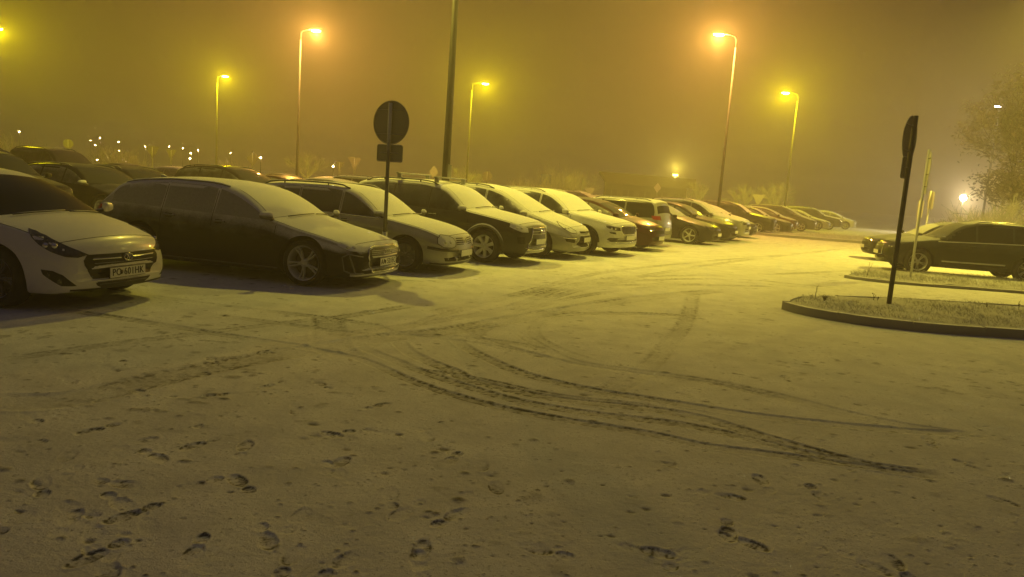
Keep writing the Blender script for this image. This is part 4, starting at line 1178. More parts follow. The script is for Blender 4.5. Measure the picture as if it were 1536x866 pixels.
r, sp = simple(saloon, 'black_saloon', (0.012, 0.012, 0.012), 'black saloon with bright chrome front, beside the light grey off-road car', G1, edge=(.85, .99), top=.2, screen_mat=glass(top=.3), gside=0)
park_px(r, sp, 0, 0, head=rad(-5), pos=(7.5, 28.4))
r, sp = simple(crossover, 'grey_suv', (0.26, 0.26, 0.25), 'light grey off-road car with open wheel arch, left of the gap in the row', G1, edge=(.3, .7), gside=0, metal=.4)
park_px(r, sp, 1082, 361, head=rad(-4))
GREYSUV = r
G4 = 'far cars at the end of the row'
for kind, nm, col, a, nose, lab, kw in (
    (hatch, 'small_silver', (.20, .20, .19), 37.0, 1128, 'small light hatchback half hidden by the light grey off-road car', dict(edge=(.3, .7))),
    (estate, 'far_dark_a', (.02, .02, .02), 34.4, 1138, 'dark estate car directly behind the light grey off-road car', dict(edge=(.85, .99), top=.5)),
    (crossover, 'far_dark_b', (.02, .018, .016), 40.0, 1166, 'dark crossover between the small light hatchback and the long black estate', dict(edge=(.85, .99), top=.4)),
    (estate, 'far_black', (.015, .015, .015), 43.0, 1192, 'long black estate car beyond the gap in the row', dict(edge=(.85, .99), top=.6)),
    (hatch, 'far_red', (.07, .010, .008), 47.0, 1200, 'red car, second beyond the gap in the row', dict(edge=(.8, .98))),
    (people_carrier, 'far_grey', (.06, .06, .06), 51.0, 1226, 'grey people carrier beyond the red car', dict(edge=(.7, .97))),
    (estate, 'far_silver', (.30, .30, .29), 56.5, 1248, 'pale estate car with bright lamps near the end of the row', dict(edge=(.4, .8))),
    (offroad, 'far_offroad', (.05, .05, .05), 60.5, 1264, 'tall boxy car near the end of the row', dict(edge=(.7, .95))),
    (hatch, 'far_white', (.55, .55, .52), 66.0, 1287, 'white hatchback standing last at the far end', dict(edge=(.3, .7)))):
    r, sp = simple(kind, nm, col, lab, G4, gside=0, **kw)
    park(r, sp, a, f=fwd_for(nose, a + .9, .5) - .9)

# -- rows behind
G2 = 'cars in the second row, behind the front row'
row2 = [  # kind, colour, a, wheel f, label
    (offroad, (.012, .012, .013), 8.6, -17.8, 'black off-road car with a chrome roof edge behind the roof of the white hatchback', dict(edge=(.9, 1.0), top=.5, rail_mat=MT['chrome'])),
    (estate, (.010, .010, .011), 11.3, -17.8, 'black car with chrome grille seen in the gap between the two nearest cars', dict(edge=(.93, 1.0), top=.35, mirror_mat=paint('snow_mirror', (.1, .1, .1), edge=(-.3, .2)))),
    (estate, (.014, .013, .012), 13.6, -19.2, 'black estate with a bare sloping windscreen left of the frosted estate', dict(edge=(.9, 1.0), top=.4, mirror_mat=paint('snow_mirror', (.1, .1, .1), edge=(-.3, .2)))),
    (people_carrier, (.012, .011, .011), 16.2, -17.8, 'tall black people carrier behind the roof of the frosted estate', dict(edge=(.92, 1.0), top=.4)),
    (saloon, (.05, .012, .009), 18.6, -17.8, 'dark maroon car behind the windscreen of the frosted estate', dict(edge=(.9, 1.0), top=.6)),
    (hatch, (.02, .02, .02), 21.2, -17.8, 'black hatchback with snowy roof left of the older estate', dict(edge=(.7, .97))),
    (box_van, (.30, .30, .28), 23.6, -17.8, 'pale van-like car behind the older estate', dict(edge=(.4, .8))),
    (saloon, (.10, .10, .10), 26.3, -17.6, 'grey saloon hidden mostly by the off-road car with roof bars', dict(edge=(.5, .9))),
    (estate, (.05, .05, .05), 29.0, -17.4, 'dark estate behind the one-box people carrier', dict(edge=(.6, .9))),
    (crossover, (.03, .03, .03), 31.8, -17.2, 'dark grey crossover with only its roof above the people carrier', dict(edge=(.6, .95))),
    (estate, (.02, .02, .02), 34.6, -17.0, 'dark estate roof rising behind the white crossover', dict(edge=(.7, .95))),
    (crossover, (.05, .012, .008), 37.4, -16.6, 'rust coloured car behind the roof of the white crossover', dict(edge=(.7, .95))),
    (people_carrier, (.03, .03, .03), 40.4, -15.6, 'dark people carrier behind the dark red hatchback', dict(edge=(.7, .95))),
    (saloon, (.20, .20, .19), 43.4, -15.0, 'light saloon behind the silver people carrier', dict(edge=(.5, .9))),
    (estate, (.05, .012, .010), 47.0, -14.0, 'dark red estate behind the light grey off-road car', dict(edge=(.75, .97))),
    (hatch, (.03, .03, .03), 51.0, -13.6, 'dark hatchback beyond the dark red estate', dict(edge=(.7, .97))),
]
for i, (kind, col, a, f, lab, kw) in enumerate(row2):
    r, sp = simple(kind, 'row_two_%d' % i, col, lab, G2, gside=0.0, screen_mat=glass(top=.05 if i < 5 else .8), **(dict(kw, top=.12) if i < 5 else kw))
    park(r, sp, a, f=f)
ROW2 = None
G3 = 'cars in the far rows, only their roofs showing'
protos = []
for kind, nm, col, kw in ((saloon, 'a', (.012, .012, .012), dict(edge=(.9, 1.0), top=.3, screen_mat=glass(top=.1))), (estate, 'b', (.05, .05, .05), dict(edge=(.5, .9))), (offroad, 'c', (.01, .01, .01), dict(edge=(.9, 1.0), top=.25, screen_mat=glass(top=.1))), (hatch, 'd', (.25, .25, .24), dict(edge=(.4, .8)))):
    r, sp = simple(kind, 'far_row_' + nm, col, 'x', G3, gside=0.0, **kw); protos.append((r, sp))
used = set(); n = 0
spots = [(14.6, -30.5, 2), (17.8, -30.5, 2), (21.0, -30.3, 0), (24.0, -30.4, 3), (27.5, -30.2, 1), (31.0, -30.3, 0), (35, -30.0, 3), (39, -30.0, 0), (43.5, -29.8, 1), (48, -29.6, 3)]
where = ['tall dark car in the far row near the left edge', 'second tall dark car of the far row, from the left', 'dark saloon roof beyond the black car with snow capped mirrors', 'pale snowy roof beyond the dark saloons at the left',
         'grey estate roof in the far row beyond the maroon car', 'dark saloon roof in the far row behind the older estate', 'pale roof in the far row just left of the round sign pole',
         'dark saloon roof in the far row behind the roof bars', 'grey estate roof in the far row behind the one-box people carrier', 'pale snowy roof of the far row, furthest right of them']
for (a, f, k), lab in zip(spots, where):
    r, sp = protos[k]
    if k in used: r = copy_tree(r)
    used.add(k); r['label'] = lab; park(r, sp, a, f=f)
    if k == 2: r.scale = (1.12, 1.08, 1.16)

# -- dark off-road car at the right, nose to the left
sp = big_offroad()
sp.update(paint=paint('black_green_paint', (0.016, 0.019, 0.016), rough=.22, edge=(.86, .99), top=.35, coat=.9, side=.06, lo=.75, hi=1.05), glass=glass(top=0, side=.0), bow=.30, screen_mat=glass(top=.15), rim_mat='alloy', spokes=('double', 5), plate=.55,
    fittings=[
     ('headlight', sym([(.50, .70), (.80, .70), (1.18, .76), (1.20, .86), (.9, .86), (.52, .81)]), 'N', MT['lamp'], .006),
     ('grille', [[(-.38, .52), (.38, .52), (.42, .80), (-.42, .80)]], 'N', MT['gloss'], .005),
     ('grille_frame', [(.020, [(-.40, .50), (.40, .50), (.44, .82), (-.44, .82)], True)], 'N', MT['chrome'], .012),
     ('lower_grille', [[(-.9, .36), (.9, .36), (1.1, .48), (-1.1, .48)]], 'N', MT['hole'], .005),
     ('window_trim', [(.024, [(-1.9, 1.115), (-1.0, 1.083), (0, 1.05), (.98, 1.012)], False)], 'L', MT['bright'], .010),
     ('side_moulding', [(.036, [(-.84, .47), (.84, .45)], False)], 'L', MT['bright'], .016),
     ('sill_trim', [(.12, [(-.9, .33), (.9, .33)], False)], 'L', MT['black'], .008)] + common_rear(1.0))
BIG, B = make_car(sp, 'parked_car', 'large black off-road car with chrome side strips, parked at the right edge facing left')
gx, gy = at_ground(1375, 412)
th = PI - rad(13); BIG.scale = (.92, .92, .93)
lx, ly = sp['wb'] / 2 * .92, sp['W'] / 2 * .92
BIG.location = (gx - (lx * math.cos(th) - ly * math.sin(th)), gy - (lx * math.sin(th) + ly * math.cos(th)), 0); BIG.rotation_euler = (0, 0, th)
r, sp2 = simple(saloon, 'right_dark', (.012, .012, .012), 'dark low car half hidden behind the large black off-road car', None, edge=(.85, .99), top=.2, screen_mat=glass(top=.5), gside=.0)
r.location = (BIG.location.x + 1.75, BIG.location.y + 4.3, 0); r.rotation_euler = (0, 0, th)
# ------------------------------------------------------------------ traffic islands and verges
kerb_mat = frosted('kerb_concrete', (0.27, 0.26, 0.25), .85, top=.95, edge=(.5, .9), wear=.35)
def soil_material():
    t = NT('frosted_verge'); tc = t.node('ShaderNodeTexCoord')
    a = t.noise(tc.outputs['Object'], 3, 5, .6); b = t.noise(tc.outputs['Object'], 30, 4, .65)
    col = t.mixc(t.ramp(t.math('ADD', t.math('MULTIPLY', a, .5), t.math('MULTIPLY', b, .5)), .32, .48), (0.14, 0.13, 0.08), (0.55, 0.56, 0.57))
    bs = t.bsdf(col, .9, spec=.2); t.bump(b, .9, .05, bs); return t.done(bs.outputs[0])
soil = soil_material()
def grass_material(name, frost):
    t = NT(name); tc = t.node('ShaderNodeTexCoord'); sp_ = t.node('ShaderNodeSeparateXYZ'); t.link(tc.outputs['Object'], sp_.inputs[0])
    n = t.noise(tc.outputs['Object'], 9, 3)
    col = t.mixc(t.ramp(n, .25, .55, .25, frost), (0.09, 0.085, 0.035), (0.62, 0.63, 0.62))
    return t.done(t.bsdf(col, .8, spec=.2).outputs[0])
grass_mat = grass_material('frosted_grass', .85)
def area_pts(near, back, z=0.0):
    return [at_ground(*p) for p in near] + [at_ground(*p) for p in reversed(back)]
def inside(p, poly):
    c = False; n = len(poly); x, y = p
    for i in range(n):
        x1, y1 = poly[i]; x2, y2 = poly[i - 1]
        if (y1 > y) != (y2 > y) and x < (x2 - x1) * (y - y1) / (y2 - y1) + x1: c = not c
    return c
def island(near, back, h, label, ngrass, gh, seed, kw=.12):
    near = [tuple(p) for p in near]; poly = area_pts(near, back)
    C = catmull([np.array(p) for p in poly] + [np.array(poly[0])], 6)[:-1]
    P = [tuple(c) for c in C]
    cx = sum(p[0] for p in P) / len(P); cy = sum(p[1] for p in P) / len(P)
    area = sum(P[i - 1][0] * P[i][1] - P[i][0] * P[i - 1][1] for i in range(len(P)))
    if area < 0: P.reverse()
    A_ = [np.array(p) for p in P]; A_.append(A_[0]); S_ = [0.0]
    for a_, b_ in zip(A_[:-1], A_[1:]): S_.append(S_[-1] + float(np.linalg.norm(b_ - a_)))
    def at_s(q):
        q = min(max(q, 0), S_[-1]); i_ = min(int(np.searchsorted(S_, q, side='right')) - 1, len(S_) - 2)
        w_ = (q - S_[i_]) / max(S_[i_ + 1] - S_[i_], 1e-9); return tuple(A_[i_] * (1 - w_) + A_[i_ + 1] * w_)
    ns = max(4, round(S_[-1] / 1.0)); Ls = S_[-1] / ns; P = []; pinch = []
    for k_ in range(ns):
        for q, pn in ((.0, 1), (.012, 0), (.25, 0), (.5, 0), (.75, 0), (.988, 0)): P.append(at_s((k_ + q) * Ls)); pinch.append(pn)
    n = len(P); inn = []
    for i in range(n):
        a = np.array(P[i - 1]); b = np.array(P[(i + 1) % n]); t = b - a; t /= (np.linalg.norm(t) + 1e-9)
        inn.append((P[i][0] - t[1] * kw, P[i][1] + t[0] * kw))
    bm = bmesh.new(); r = random.Random(seed)
    prof = [(0, -.05), (0, h - .012), (.012, h), (.85, h + .001), (1.0, h - .02), (1.0, -.02)]
    rings = []; j0 = 0.0
    for i_, (o, q) in enumerate(zip(P, inn)):
        if i_ % 6 == 1: j0 = r.uniform(-.008, .008)
        j = -.03 if pinch[i_] else (j0 if i_ else 0)
        rings.append([bm.verts.new((o[0] + (q[0] - o[0]) * u, o[1] + (q[1] - o[1]) * u, z + (j if z > 0 else 0))) for u, z in prof])
    for i in range(n):
        A, B = rings[i], rings[(i + 1) % n]
        for k in range(len(prof) - 1): bm.faces.new((A[k], B[k], B[k + 1], A[k + 1]))
    k_ = obj('kerb', bm, kerb_mat, None, recalc=True); tag(k_, label='concrete kerb round ' + label, kind='structure')
    bm = bmesh.new(); f = bm.faces.new([bm.verts.new((q[0], q[1], h - .015)) for q in inn])
    step = .25
    xs = [q[0] for q in inn]; ys = [q[1] for q in inn]
    for ax, lo, hi in ((0, min(xs), max(xs)), (1, min(ys), max(ys))):
        for i in range(1, int((hi - lo) / step)):
            c = lo + i * step
            bmesh.ops.bisect_plane(bm, geom=bm.verts[:] + bm.edges[:] + bm.faces[:], plane_co=(c, 0, 0) if ax == 0 else (0, c, 0), plane_no=(1, 0, 0) if ax == 0 else (0, 1, 0))
    for v in bm.verts:
        if inside((v.co.x, v.co.y), inn) and not v.is_boundary: v.co.z += .05 * float(fbm(np.array([v.co.x * 1.5]), np.array([v.co.y * 1.5]), seed, 3)[0])
    s_ = obj('verge', bm, soil, None, recalc=True); tag(s_, label='frosty soil of ' + label, kind='structure')
    bm = bmesh.new(); cnt = 0; tries = 0
    while cnt < ngrass and tries < ngrass * 30:
        tries += 1
        x = r.uniform(min(xs), max(xs)); y = r.uniform(min(ys), max(ys))
        if not inside((x, y), inn): continue
        q = float(fbm(np.array([x * 1.7]), np.array([y * 1.7]), seed + 4, 3)[0])
        if r.random() > (q - .2) * 2.2: continue
        cnt += 1; hh = gh * r.uniform(.4, 1.1) * (.4 + q); an = r.uniform(0, 2 * PI); w = r.uniform(.002, .004)
        lx, ly = r.gauss(0, .5) * hh, r.gauss(0, .5) * hh
        z0 = h - .02 + .03
        a = bm.verts.new((x - w * math.cos(an), y - w * math.sin(an), z0)); b = bm.verts.new((x + w * math.cos(an), y + w * math.sin(an), z0))
        c = bm.verts.new((x + lx * .5 + w * .7, y + ly * .5, z0 + hh * .6)); d = bm.verts.new((x + lx, y + ly, z0 + hh * .95))
        bm.faces.new((a, b, c)); bm.faces.new((a, c, d))
    g_ = obj('frosted_grass', bm, grass_mat, None, sharp=0); tag(g_, label='short frosty grass on ' + label, kind='stuff')
    return P
island([(1172, 464), (1200, 472), (1240, 479.5), (1300, 489), (1400, 499.5), (1536, 509), (1700, 520), (1950, 537)], [(1176, 460), (1190, 455.5), (1215, 453), (1300, 455), (1400, 460), (1536, 468.5), (1700, 479), (1950, 497)], .13, 'the near island at the right', 9000, .06, 3)
island([(1266, 417), (1290, 420.5), (1340, 426), (1400, 431), (1536, 441), (1700, 454), (1900, 470)], [(1270, 414), (1290, 411.5), (1340, 411), (1400, 414), (1536, 423.5), (1700, 436), (1900, 452)], .07, 'the second island at the right', 12000, .08, 4)
island([(1126, 351), (1160, 355), (1240, 361.5), (1340, 369.5), (1440, 378)], [(1128, 349), (1160, 351), (1240, 355), (1340, 362.5), (1440, 371)], .12, 'the strip island by the far lane', 2500, .14, 5)

def weed(px_, py, h, n, label, seed):
    r = random.Random(seed); x, y = at_ground(px_, py, .12); bm = bmesh.new()
    for k in range(n):
        a = r.uniform(0, 2 * PI); s = r.uniform(.1, .45); hh = h * r.uniform(.6, 1)
        P = [(0, 0, 0), (s * .3 * hh * math.cos(a), s * .3 * hh * math.sin(a), hh * .5), (s * hh * math.cos(a), s * hh * math.sin(a), hh)]
        add_tube(bm, P, [.004, .003, .0015], 5)
        for q in range(3):
            t = r.uniform(.35, 1); b = r.uniform(0, 2 * PI); c = Vector(P[1]).lerp(Vector(P[2]), (t - .35) / .65); l = r.uniform(.008, .025)
            v = [bm.verts.new(c), bm.verts.new(c + Vector((math.cos(b) * l, math.sin(b) * l, l * .6)) + Vector((0, 0, .01))), bm.verts.new(c + Vector((math.cos(b) * l, math.sin(b) * l, l * .1)))]
            bm.faces.new(v)
    o = obj('weed', bm, frosted('weed_stem', (.07, .065, .03), .8, top=.8, edge=(-.2, .7)), None, sharp=0); o.location = (x, y, .12)
    tag(o, label, 'weed')
weed(1222, 450, .30, 2, 'single tall bare weed stalk at the left tip of the near island', 1)
weed(1236, 454, .13, 12, 'low dark bushy weed near the left tip of the near island', 2)
weed(1310, 452, .14, 3, 'small pair of stalks left of the dark sign post', 3)
weed(1316, 453, .10, 3, 'short stalk nearest to the foot of the dark sign post', 4)
weed(1528, 466, .18, 3, 'branching dry weed on the near island at the right edge', 5)
weed(1300, 416, .45, 2, 'thin tall stalk at the left tip of the second island', 6)
weed(1480, 463, .12, 4, 'short tuft on the back of the near island', 7)

# ------------------------------------------------------------------ road signs
sign_back = frosted('sign_back_grey', (0.20, 0.195, 0.18), .6, .2, top=.8)
post_dark = frosted('sign_post_grey', (0.13, 0.13, 0.125), .5, .3, top=.8)
sign_white = plain('sign_white', (0.62, 0.62, 0.60), .4); sign_red = plain('sign_red', (0.40, 0.02, 0.015), .4); sign_blue = plain('sign_blue', (0.03, 0.08, 0.40), .4)
sign_pale = frosted('sign_lit_pale', (0.42, 0.42, 0.38), .6, top=.8, side=.5, lo=-5, hi=-4)  # lamplight on the lit signs and posts is put into this pale colour
def shape_pts(kind, w, h=None):
    h = h or w
    if kind == 'round': return ellipse(0, 0, w / 2, h / 2, 40)
    if kind == 'tri': return [(-w / 2, h * .45), (-w / 2 + .02, h * .5), (w / 2 - .02, h * .5), (w / 2, h * .45), (.02, -h * .5), (-.02, -h * .5)]
    if kind == 'diamond': return [(0, h / 2), (-w / 2, 0), (0, -h / 2), (w / 2, 0)]
    r = min(w, h) * .1
    P = []
    for cx, cy, a0 in ((w/2-r, h/2-r, 0), (-w/2+r, h/2-r, 90), (-w/2+r, -h/2+r, 180), (w/2-r, -h/2+r, 270)):
        for k in range(5): P.append((cx + r * math.cos(rad(a0 + k * 22.5)), cy + r * math.sin(rad(a0 + k * 22.5))))
    return P
def road_sign(base, H, az_face, plates, label, lean=(0, 0), pr=.032, mats=None, group=None, face=None, clamp=True, pole=None):
    """plates: (kind, w, h, centre height); az_face: compass direction the printed side faces (from +Y clockwise)"""
    root = empty('road_sign', (base[0], base[1], 0), 0, label, 'road sign', group)
    bm = bmesh.new(); add_tube(bm, [(0, 0, 0), (lean[0] * H, lean[1] * H, H)], pr, 14); obj('post', bm, pole or post_dark, root)
    nx, ny = math.sin(az_face), math.cos(az_face); tx, ty = ny, -nx
    for i, (kind, w, h, zc) in enumerate(plates):
        ox, oy = lean[0] * zc + nx * (pr + .012), lean[1] * zc + ny * (pr + .012)
        def MM(off): return Matrix(((tx, 0, nx, ox + nx * off), (ty, 0, ny, oy + ny * off), (0, 1, 0, zc), (0, 0, 0, 1)))
        bm = bmesh.new(); add_prism(bm, shape_pts(kind, w, h), 0, .004, M=MM(0))
        ring = shape_pts(kind, w, h)                     # folded rim
        add_tube(bm, [MM(-.006) @ Vector((a, b, 0)) for a, b in ring + [ring[0]]], .009, 6)
        pl = obj('sign_plate', bm, (mats or [sign_back] * 9)[i], root, recalc=True)
        if face and face[i]:
            bm = bmesh.new(); s = .93
            add_prism(bm, [(a * s, b * s) for a, b in shape_pts(kind, w, h)], .005, .007, M=MM(0)); f_ = obj('sign_face', bm, face[i][0], pl, recalc=True)
            if len(face[i]) > 1:
                bm = bmesh.new(); s = .66
                add_prism(bm, [(a * s, b * s) for a, b in shape_pts(kind, w, h)], .008, .010, M=MM(0)); obj('sign_field', bm, face[i][1], pl, recalc=True)
        if clamp:
            for q in ((-.28, .28) if h > .4 else (0,)):
                bm = bmesh.new()
                P = [MM(0) @ Vector((a, q * h, -.006)) for a in (-w * .36, w * .36)]
                add_tube(bm, P, .011, 6)
                add_tube(bm, [MM(0) @ Vector((-.05, q * h, -.03)), MM(0) @ Vector((.05, q * h, -.03))], .014, 6)
                obj('bracket', bm, post_dark, pl)
    return root
d1 = 12.1
bx, by = foot_at(575, d1, 400)
Z = lambda x, y, d: at_dist(x, y, d)[2]
sgn = road_sign((bx, by), Z(589, 153, d1) - .02, AZ - rad(2), [('round', .70, .70, Z(588, 184, d1)), ('rect', .50, .27, Z(585, 230, d1))], 'round road sign over a small plate, seen from behind, in front of the older estate', face=[(sign_red, sign_white), (sign_white,)])
bm = bmesh.new(); add_tube(bm, [(0, 0, 0), (0, 0, .72)], .042, 12); obj('post_sleeve', bm, post_dark, sgn)
d2 = at_ground(1333, 458, .12)[1]
bx, by = at_ground(1333, 458, .12)
road_sign((bx, by), Z(1374, 172, d2) - .02, rad(29 - 76), [('round', .70, .70, Z(1369, 208, d2)), ('rect', .40, .33, Z(1362, 252, d2))], 'dark road sign on the near island, turned edge-on', face=[(sign_red, sign_white), (sign_white,)], pr=.038, pole=plain('dark_post', (.035, .034, .03), .6))
d3 = at_ground(1366, 414, .1)[1]; bx, by = at_ground(1366, 414, .1)
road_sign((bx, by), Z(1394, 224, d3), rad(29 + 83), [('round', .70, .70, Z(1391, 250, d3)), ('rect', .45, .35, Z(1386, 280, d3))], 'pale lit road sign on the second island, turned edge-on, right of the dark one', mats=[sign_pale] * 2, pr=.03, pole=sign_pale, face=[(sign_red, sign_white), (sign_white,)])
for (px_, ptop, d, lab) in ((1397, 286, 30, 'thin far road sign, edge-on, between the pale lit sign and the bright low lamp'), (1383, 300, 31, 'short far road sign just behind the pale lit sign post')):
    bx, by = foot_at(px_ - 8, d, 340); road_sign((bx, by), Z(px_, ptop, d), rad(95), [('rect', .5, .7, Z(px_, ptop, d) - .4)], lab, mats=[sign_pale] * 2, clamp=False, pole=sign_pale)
G5 = 'small road signs beyond the parking area'
for (px_, py, kind, w, d, mat, lab) in (
    (105, 216, 'round', .75, 62, sign_back, 'small dark round sign far behind the left cars'),
    (230, 229, 'tri', .95, 58, sign_back, 'left one of two dark triangular signs on the far verge'),
    (258, 232, 'tri', .80, 62, sign_back, 'right one of two dark triangular signs on the far verge'),
    (379, 238, 'diamond', .95, 60, sign_back, 'dark diamond sign above the tall black people carrier'),
    (509, 250, 'tri', .70, 60, sign_back, 'smaller triangular sign above the pale van-like car'),
    (531, 246, 'tri', .95, 55, sign_back, 'larger triangular sign above the pale van-like car'),
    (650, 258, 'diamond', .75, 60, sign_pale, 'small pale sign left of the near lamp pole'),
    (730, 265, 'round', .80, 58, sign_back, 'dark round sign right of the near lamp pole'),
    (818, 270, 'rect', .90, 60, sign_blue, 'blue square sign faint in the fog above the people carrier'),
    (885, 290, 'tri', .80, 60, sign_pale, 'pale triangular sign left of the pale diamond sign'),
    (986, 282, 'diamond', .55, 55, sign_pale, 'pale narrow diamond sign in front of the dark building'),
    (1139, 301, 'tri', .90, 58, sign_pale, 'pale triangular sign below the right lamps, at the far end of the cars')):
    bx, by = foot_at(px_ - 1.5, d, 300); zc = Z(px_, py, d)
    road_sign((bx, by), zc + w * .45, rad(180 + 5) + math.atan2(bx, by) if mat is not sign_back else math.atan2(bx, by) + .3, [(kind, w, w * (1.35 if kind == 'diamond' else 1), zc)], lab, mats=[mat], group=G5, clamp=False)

# hatch, ballast box and strap on the near lamp pole
near = [o for o in bpy.data.objects if o.get('label', '').startswith('near street lamp')][0]
bm = bmesh.new(); add_box(bm, (.10, -.06, 1.9), (.10, .09, .34), bevel=.01); obj('service_hatch', bm, frosted('hatch_steel', (.3, .3, .28), .5, .2), near)
near['label'] = 'near street lamp pole rising out of the picture behind the off-road car with roof bars'

# ------------------------------------------------------------------ far town lights
warm = emit('town_lamp', (1.0, .74, .30), 260.0)
G6 = 'town street lamps shining through the fog on the left'
for i, (px_, py, lab) in enumerate(((29, 198, 'far lamp alone at the left edge'), (136, 211, 'leftmost far lamp of the cluster of four'), (150, 207, 'highest far lamp of the cluster of four'), (143, 218, 'lowest far lamp of the cluster of four'),
        (178, 213, 'upper one of two far lamps in one column'), (178, 226, 'lower one of two far lamps in one column'), (218, 220, 'far lamp left of the two triangular signs'), (254, 220, 'far lamp just above the two triangular signs'), (274, 223, 'far lamp upper left of a trio above the black people carrier'),
        (286, 230, 'middle far lamp of a trio above the black people carrier'), (297, 226, 'upper right far lamp of a trio above the black people carrier'), (285, 238, 'low far lamp under the trio'), (346, 230, 'far lamp left of the dark diamond sign'), (391, 237, 'far lamp right of the dark diamond sign'),
        (500, 250, 'low far lamp left of the triangular signs above the pale van-like car'), (146, 240, 'low amber lamp just above the roof of the black cars'))):
    d = 150 + (i * 37) % 45 if py < 236 else 110
    X, Y, z = at_dist(px_, py, d); root = empty('far_street_lamp', (X, Y, 0), 0, lab, 'street lamp', G6)
    bm = bmesh.new(); add_tube(bm, [(0, 0, 0), (0, 0, z - .1)], .07, 6); obj('pole', bm, pole_mat, root)
    bm = bmesh.new(); bmesh.ops.create_uvsphere(bm, u_segments=12, v_segments=8, radius=.10)
    for v in bm.verts: v.co.z = v.co.z * .7 + z
    obj('lamp_head', bm, warm, root)
# the low lamp with a wide glow at the right
X, Y, z = at_dist(1445, 297, 62)
root = empty('globe_lamp', (X, Y, 0), 0, 'low lamp with a wide pale glow left of the tree', 'street lamp')
bm = bmesh.new(); add_tube(bm, [(0, 0, 0), (0, 0, z - .2)], .05, 8); add_box(bm, (0, 0, z - 1.35), (1.3, .08, .06)); obj('pole', bm, pole_mat, root)
bm = bmesh.new(); bmesh.ops.create_uvsphere(bm, u_segments=16, v_segments=10, radius=.26)
for v in bm.verts: v.co.z += z
obj('lamp_globe', bm, emit('globe_glass', (1.0, .85, .50), 110.0), root)
lamp_light(root, (0, -.3, z), (1.0, .80, .42), 4500, .2)

# ------------------------------------------------------------------ low dark building in the fog
X, Y, z = at_dist(970, 264, 74)
bl = empty('flat_roofed_building', (X, Y, 0), rad(-6), 'dark low building with a flat roof faint in the fog', 'building')
wallm = plain('dark_cladding', (0.045, 0.035, 0.025), .8)
Wb = 9.6
bm = bmesh.new(); add_box(bm, (0, 4.0, (z - .5) / 2), (Wb - 1.4, 8, z - .5)); obj('wall', bm, wallm, bl)
bm = bmesh.new(); add_prism(bm, [(-Wb / 2 + .9, 0), (Wb / 2, 0), (Wb / 2, .95), (-Wb / 2, 1.1)], 0, 9, M=Matrix(((1, 0, 0, 0), (0, 0, 1, -1.0), (0, 1, 0, z - 1.0), (0, 0, 0, 1)))); obj('roof', bm, plain('roof_fascia', (0.05, 0.03, 0.02), .8), bl, recalc=True)
for k in range(5):
    bm = bmesh.new(); add_box(bm, (-3.4 + k * 1.7, -.03, 1.5), (1.1, .05, 1.1)); w_ = obj('window', bm, plain('dark_pane', (.02, .02, .02), .1), bl)
    bm = bmesh.new(); add_box(bm, (-3.4 + k * 1.7, -.06, 1.5), (.05, .04, 1.1)); obj('mullion', bm, post_dark, w_)
bm = bmesh.new(); add_box(bm, (2.8, -.4, z + .25), (.5, .2, .18)); add_tube(bm, [(2.8, -.4, z), (2.8, -.4, z + .2)], .04, 6); fl = obj('floodlight', bm, emit('flood_glass', (1, .75, .1), 25), bl)
lamp_light(bl, (2.8, -.7, z + .9), (1.0, .80, .10), 2200, .15)

# ------------------------------------------------------------------ trees and frosted shrubs
def twigs(bm, r, p, d, L, rad0, depth, tips, thin=.012, spread=.55, up=.12):
    n = 3 if depth > 1 else 2
    pts = [p]; q = Vector(p); dd = Vector(d)
    for k in range(n):
        dd = (dd + Vector((r.gauss(0, .14), r.gauss(0, .14), r.gauss(0, .08) + up * .3))).normalized()
        q = q + dd * (L / n); pts.append(q.copy())
    rr = [max(rad0 * (1 - .45 * i / n), thin * .5) for i in range(n + 1)]
    add_tube(bm, pts, rr, 6 if rad0 > .04 else 3, cap=False)
    if depth == 0: tips.append((pts[-1], dd)); return
    nb = 4 if depth > 1 else 5
    for k in range(nb):
        i = r.randint(1, n) if k else n
        a = Vector((r.gauss(0, 1), r.gauss(0, 1), r.gauss(0, .7))).normalized()
        nd = (dd * (1 - spread * .5) + a * spread + Vector((0, 0, up))).normalized()
        tips.append((pts[i], nd)) if depth == 1 and k > 3 else None
        twigs(bm, r, pts[i], nd, L * r.uniform(.62, .82), rr[i] * .62, depth - 1, tips, thin, spread, up)
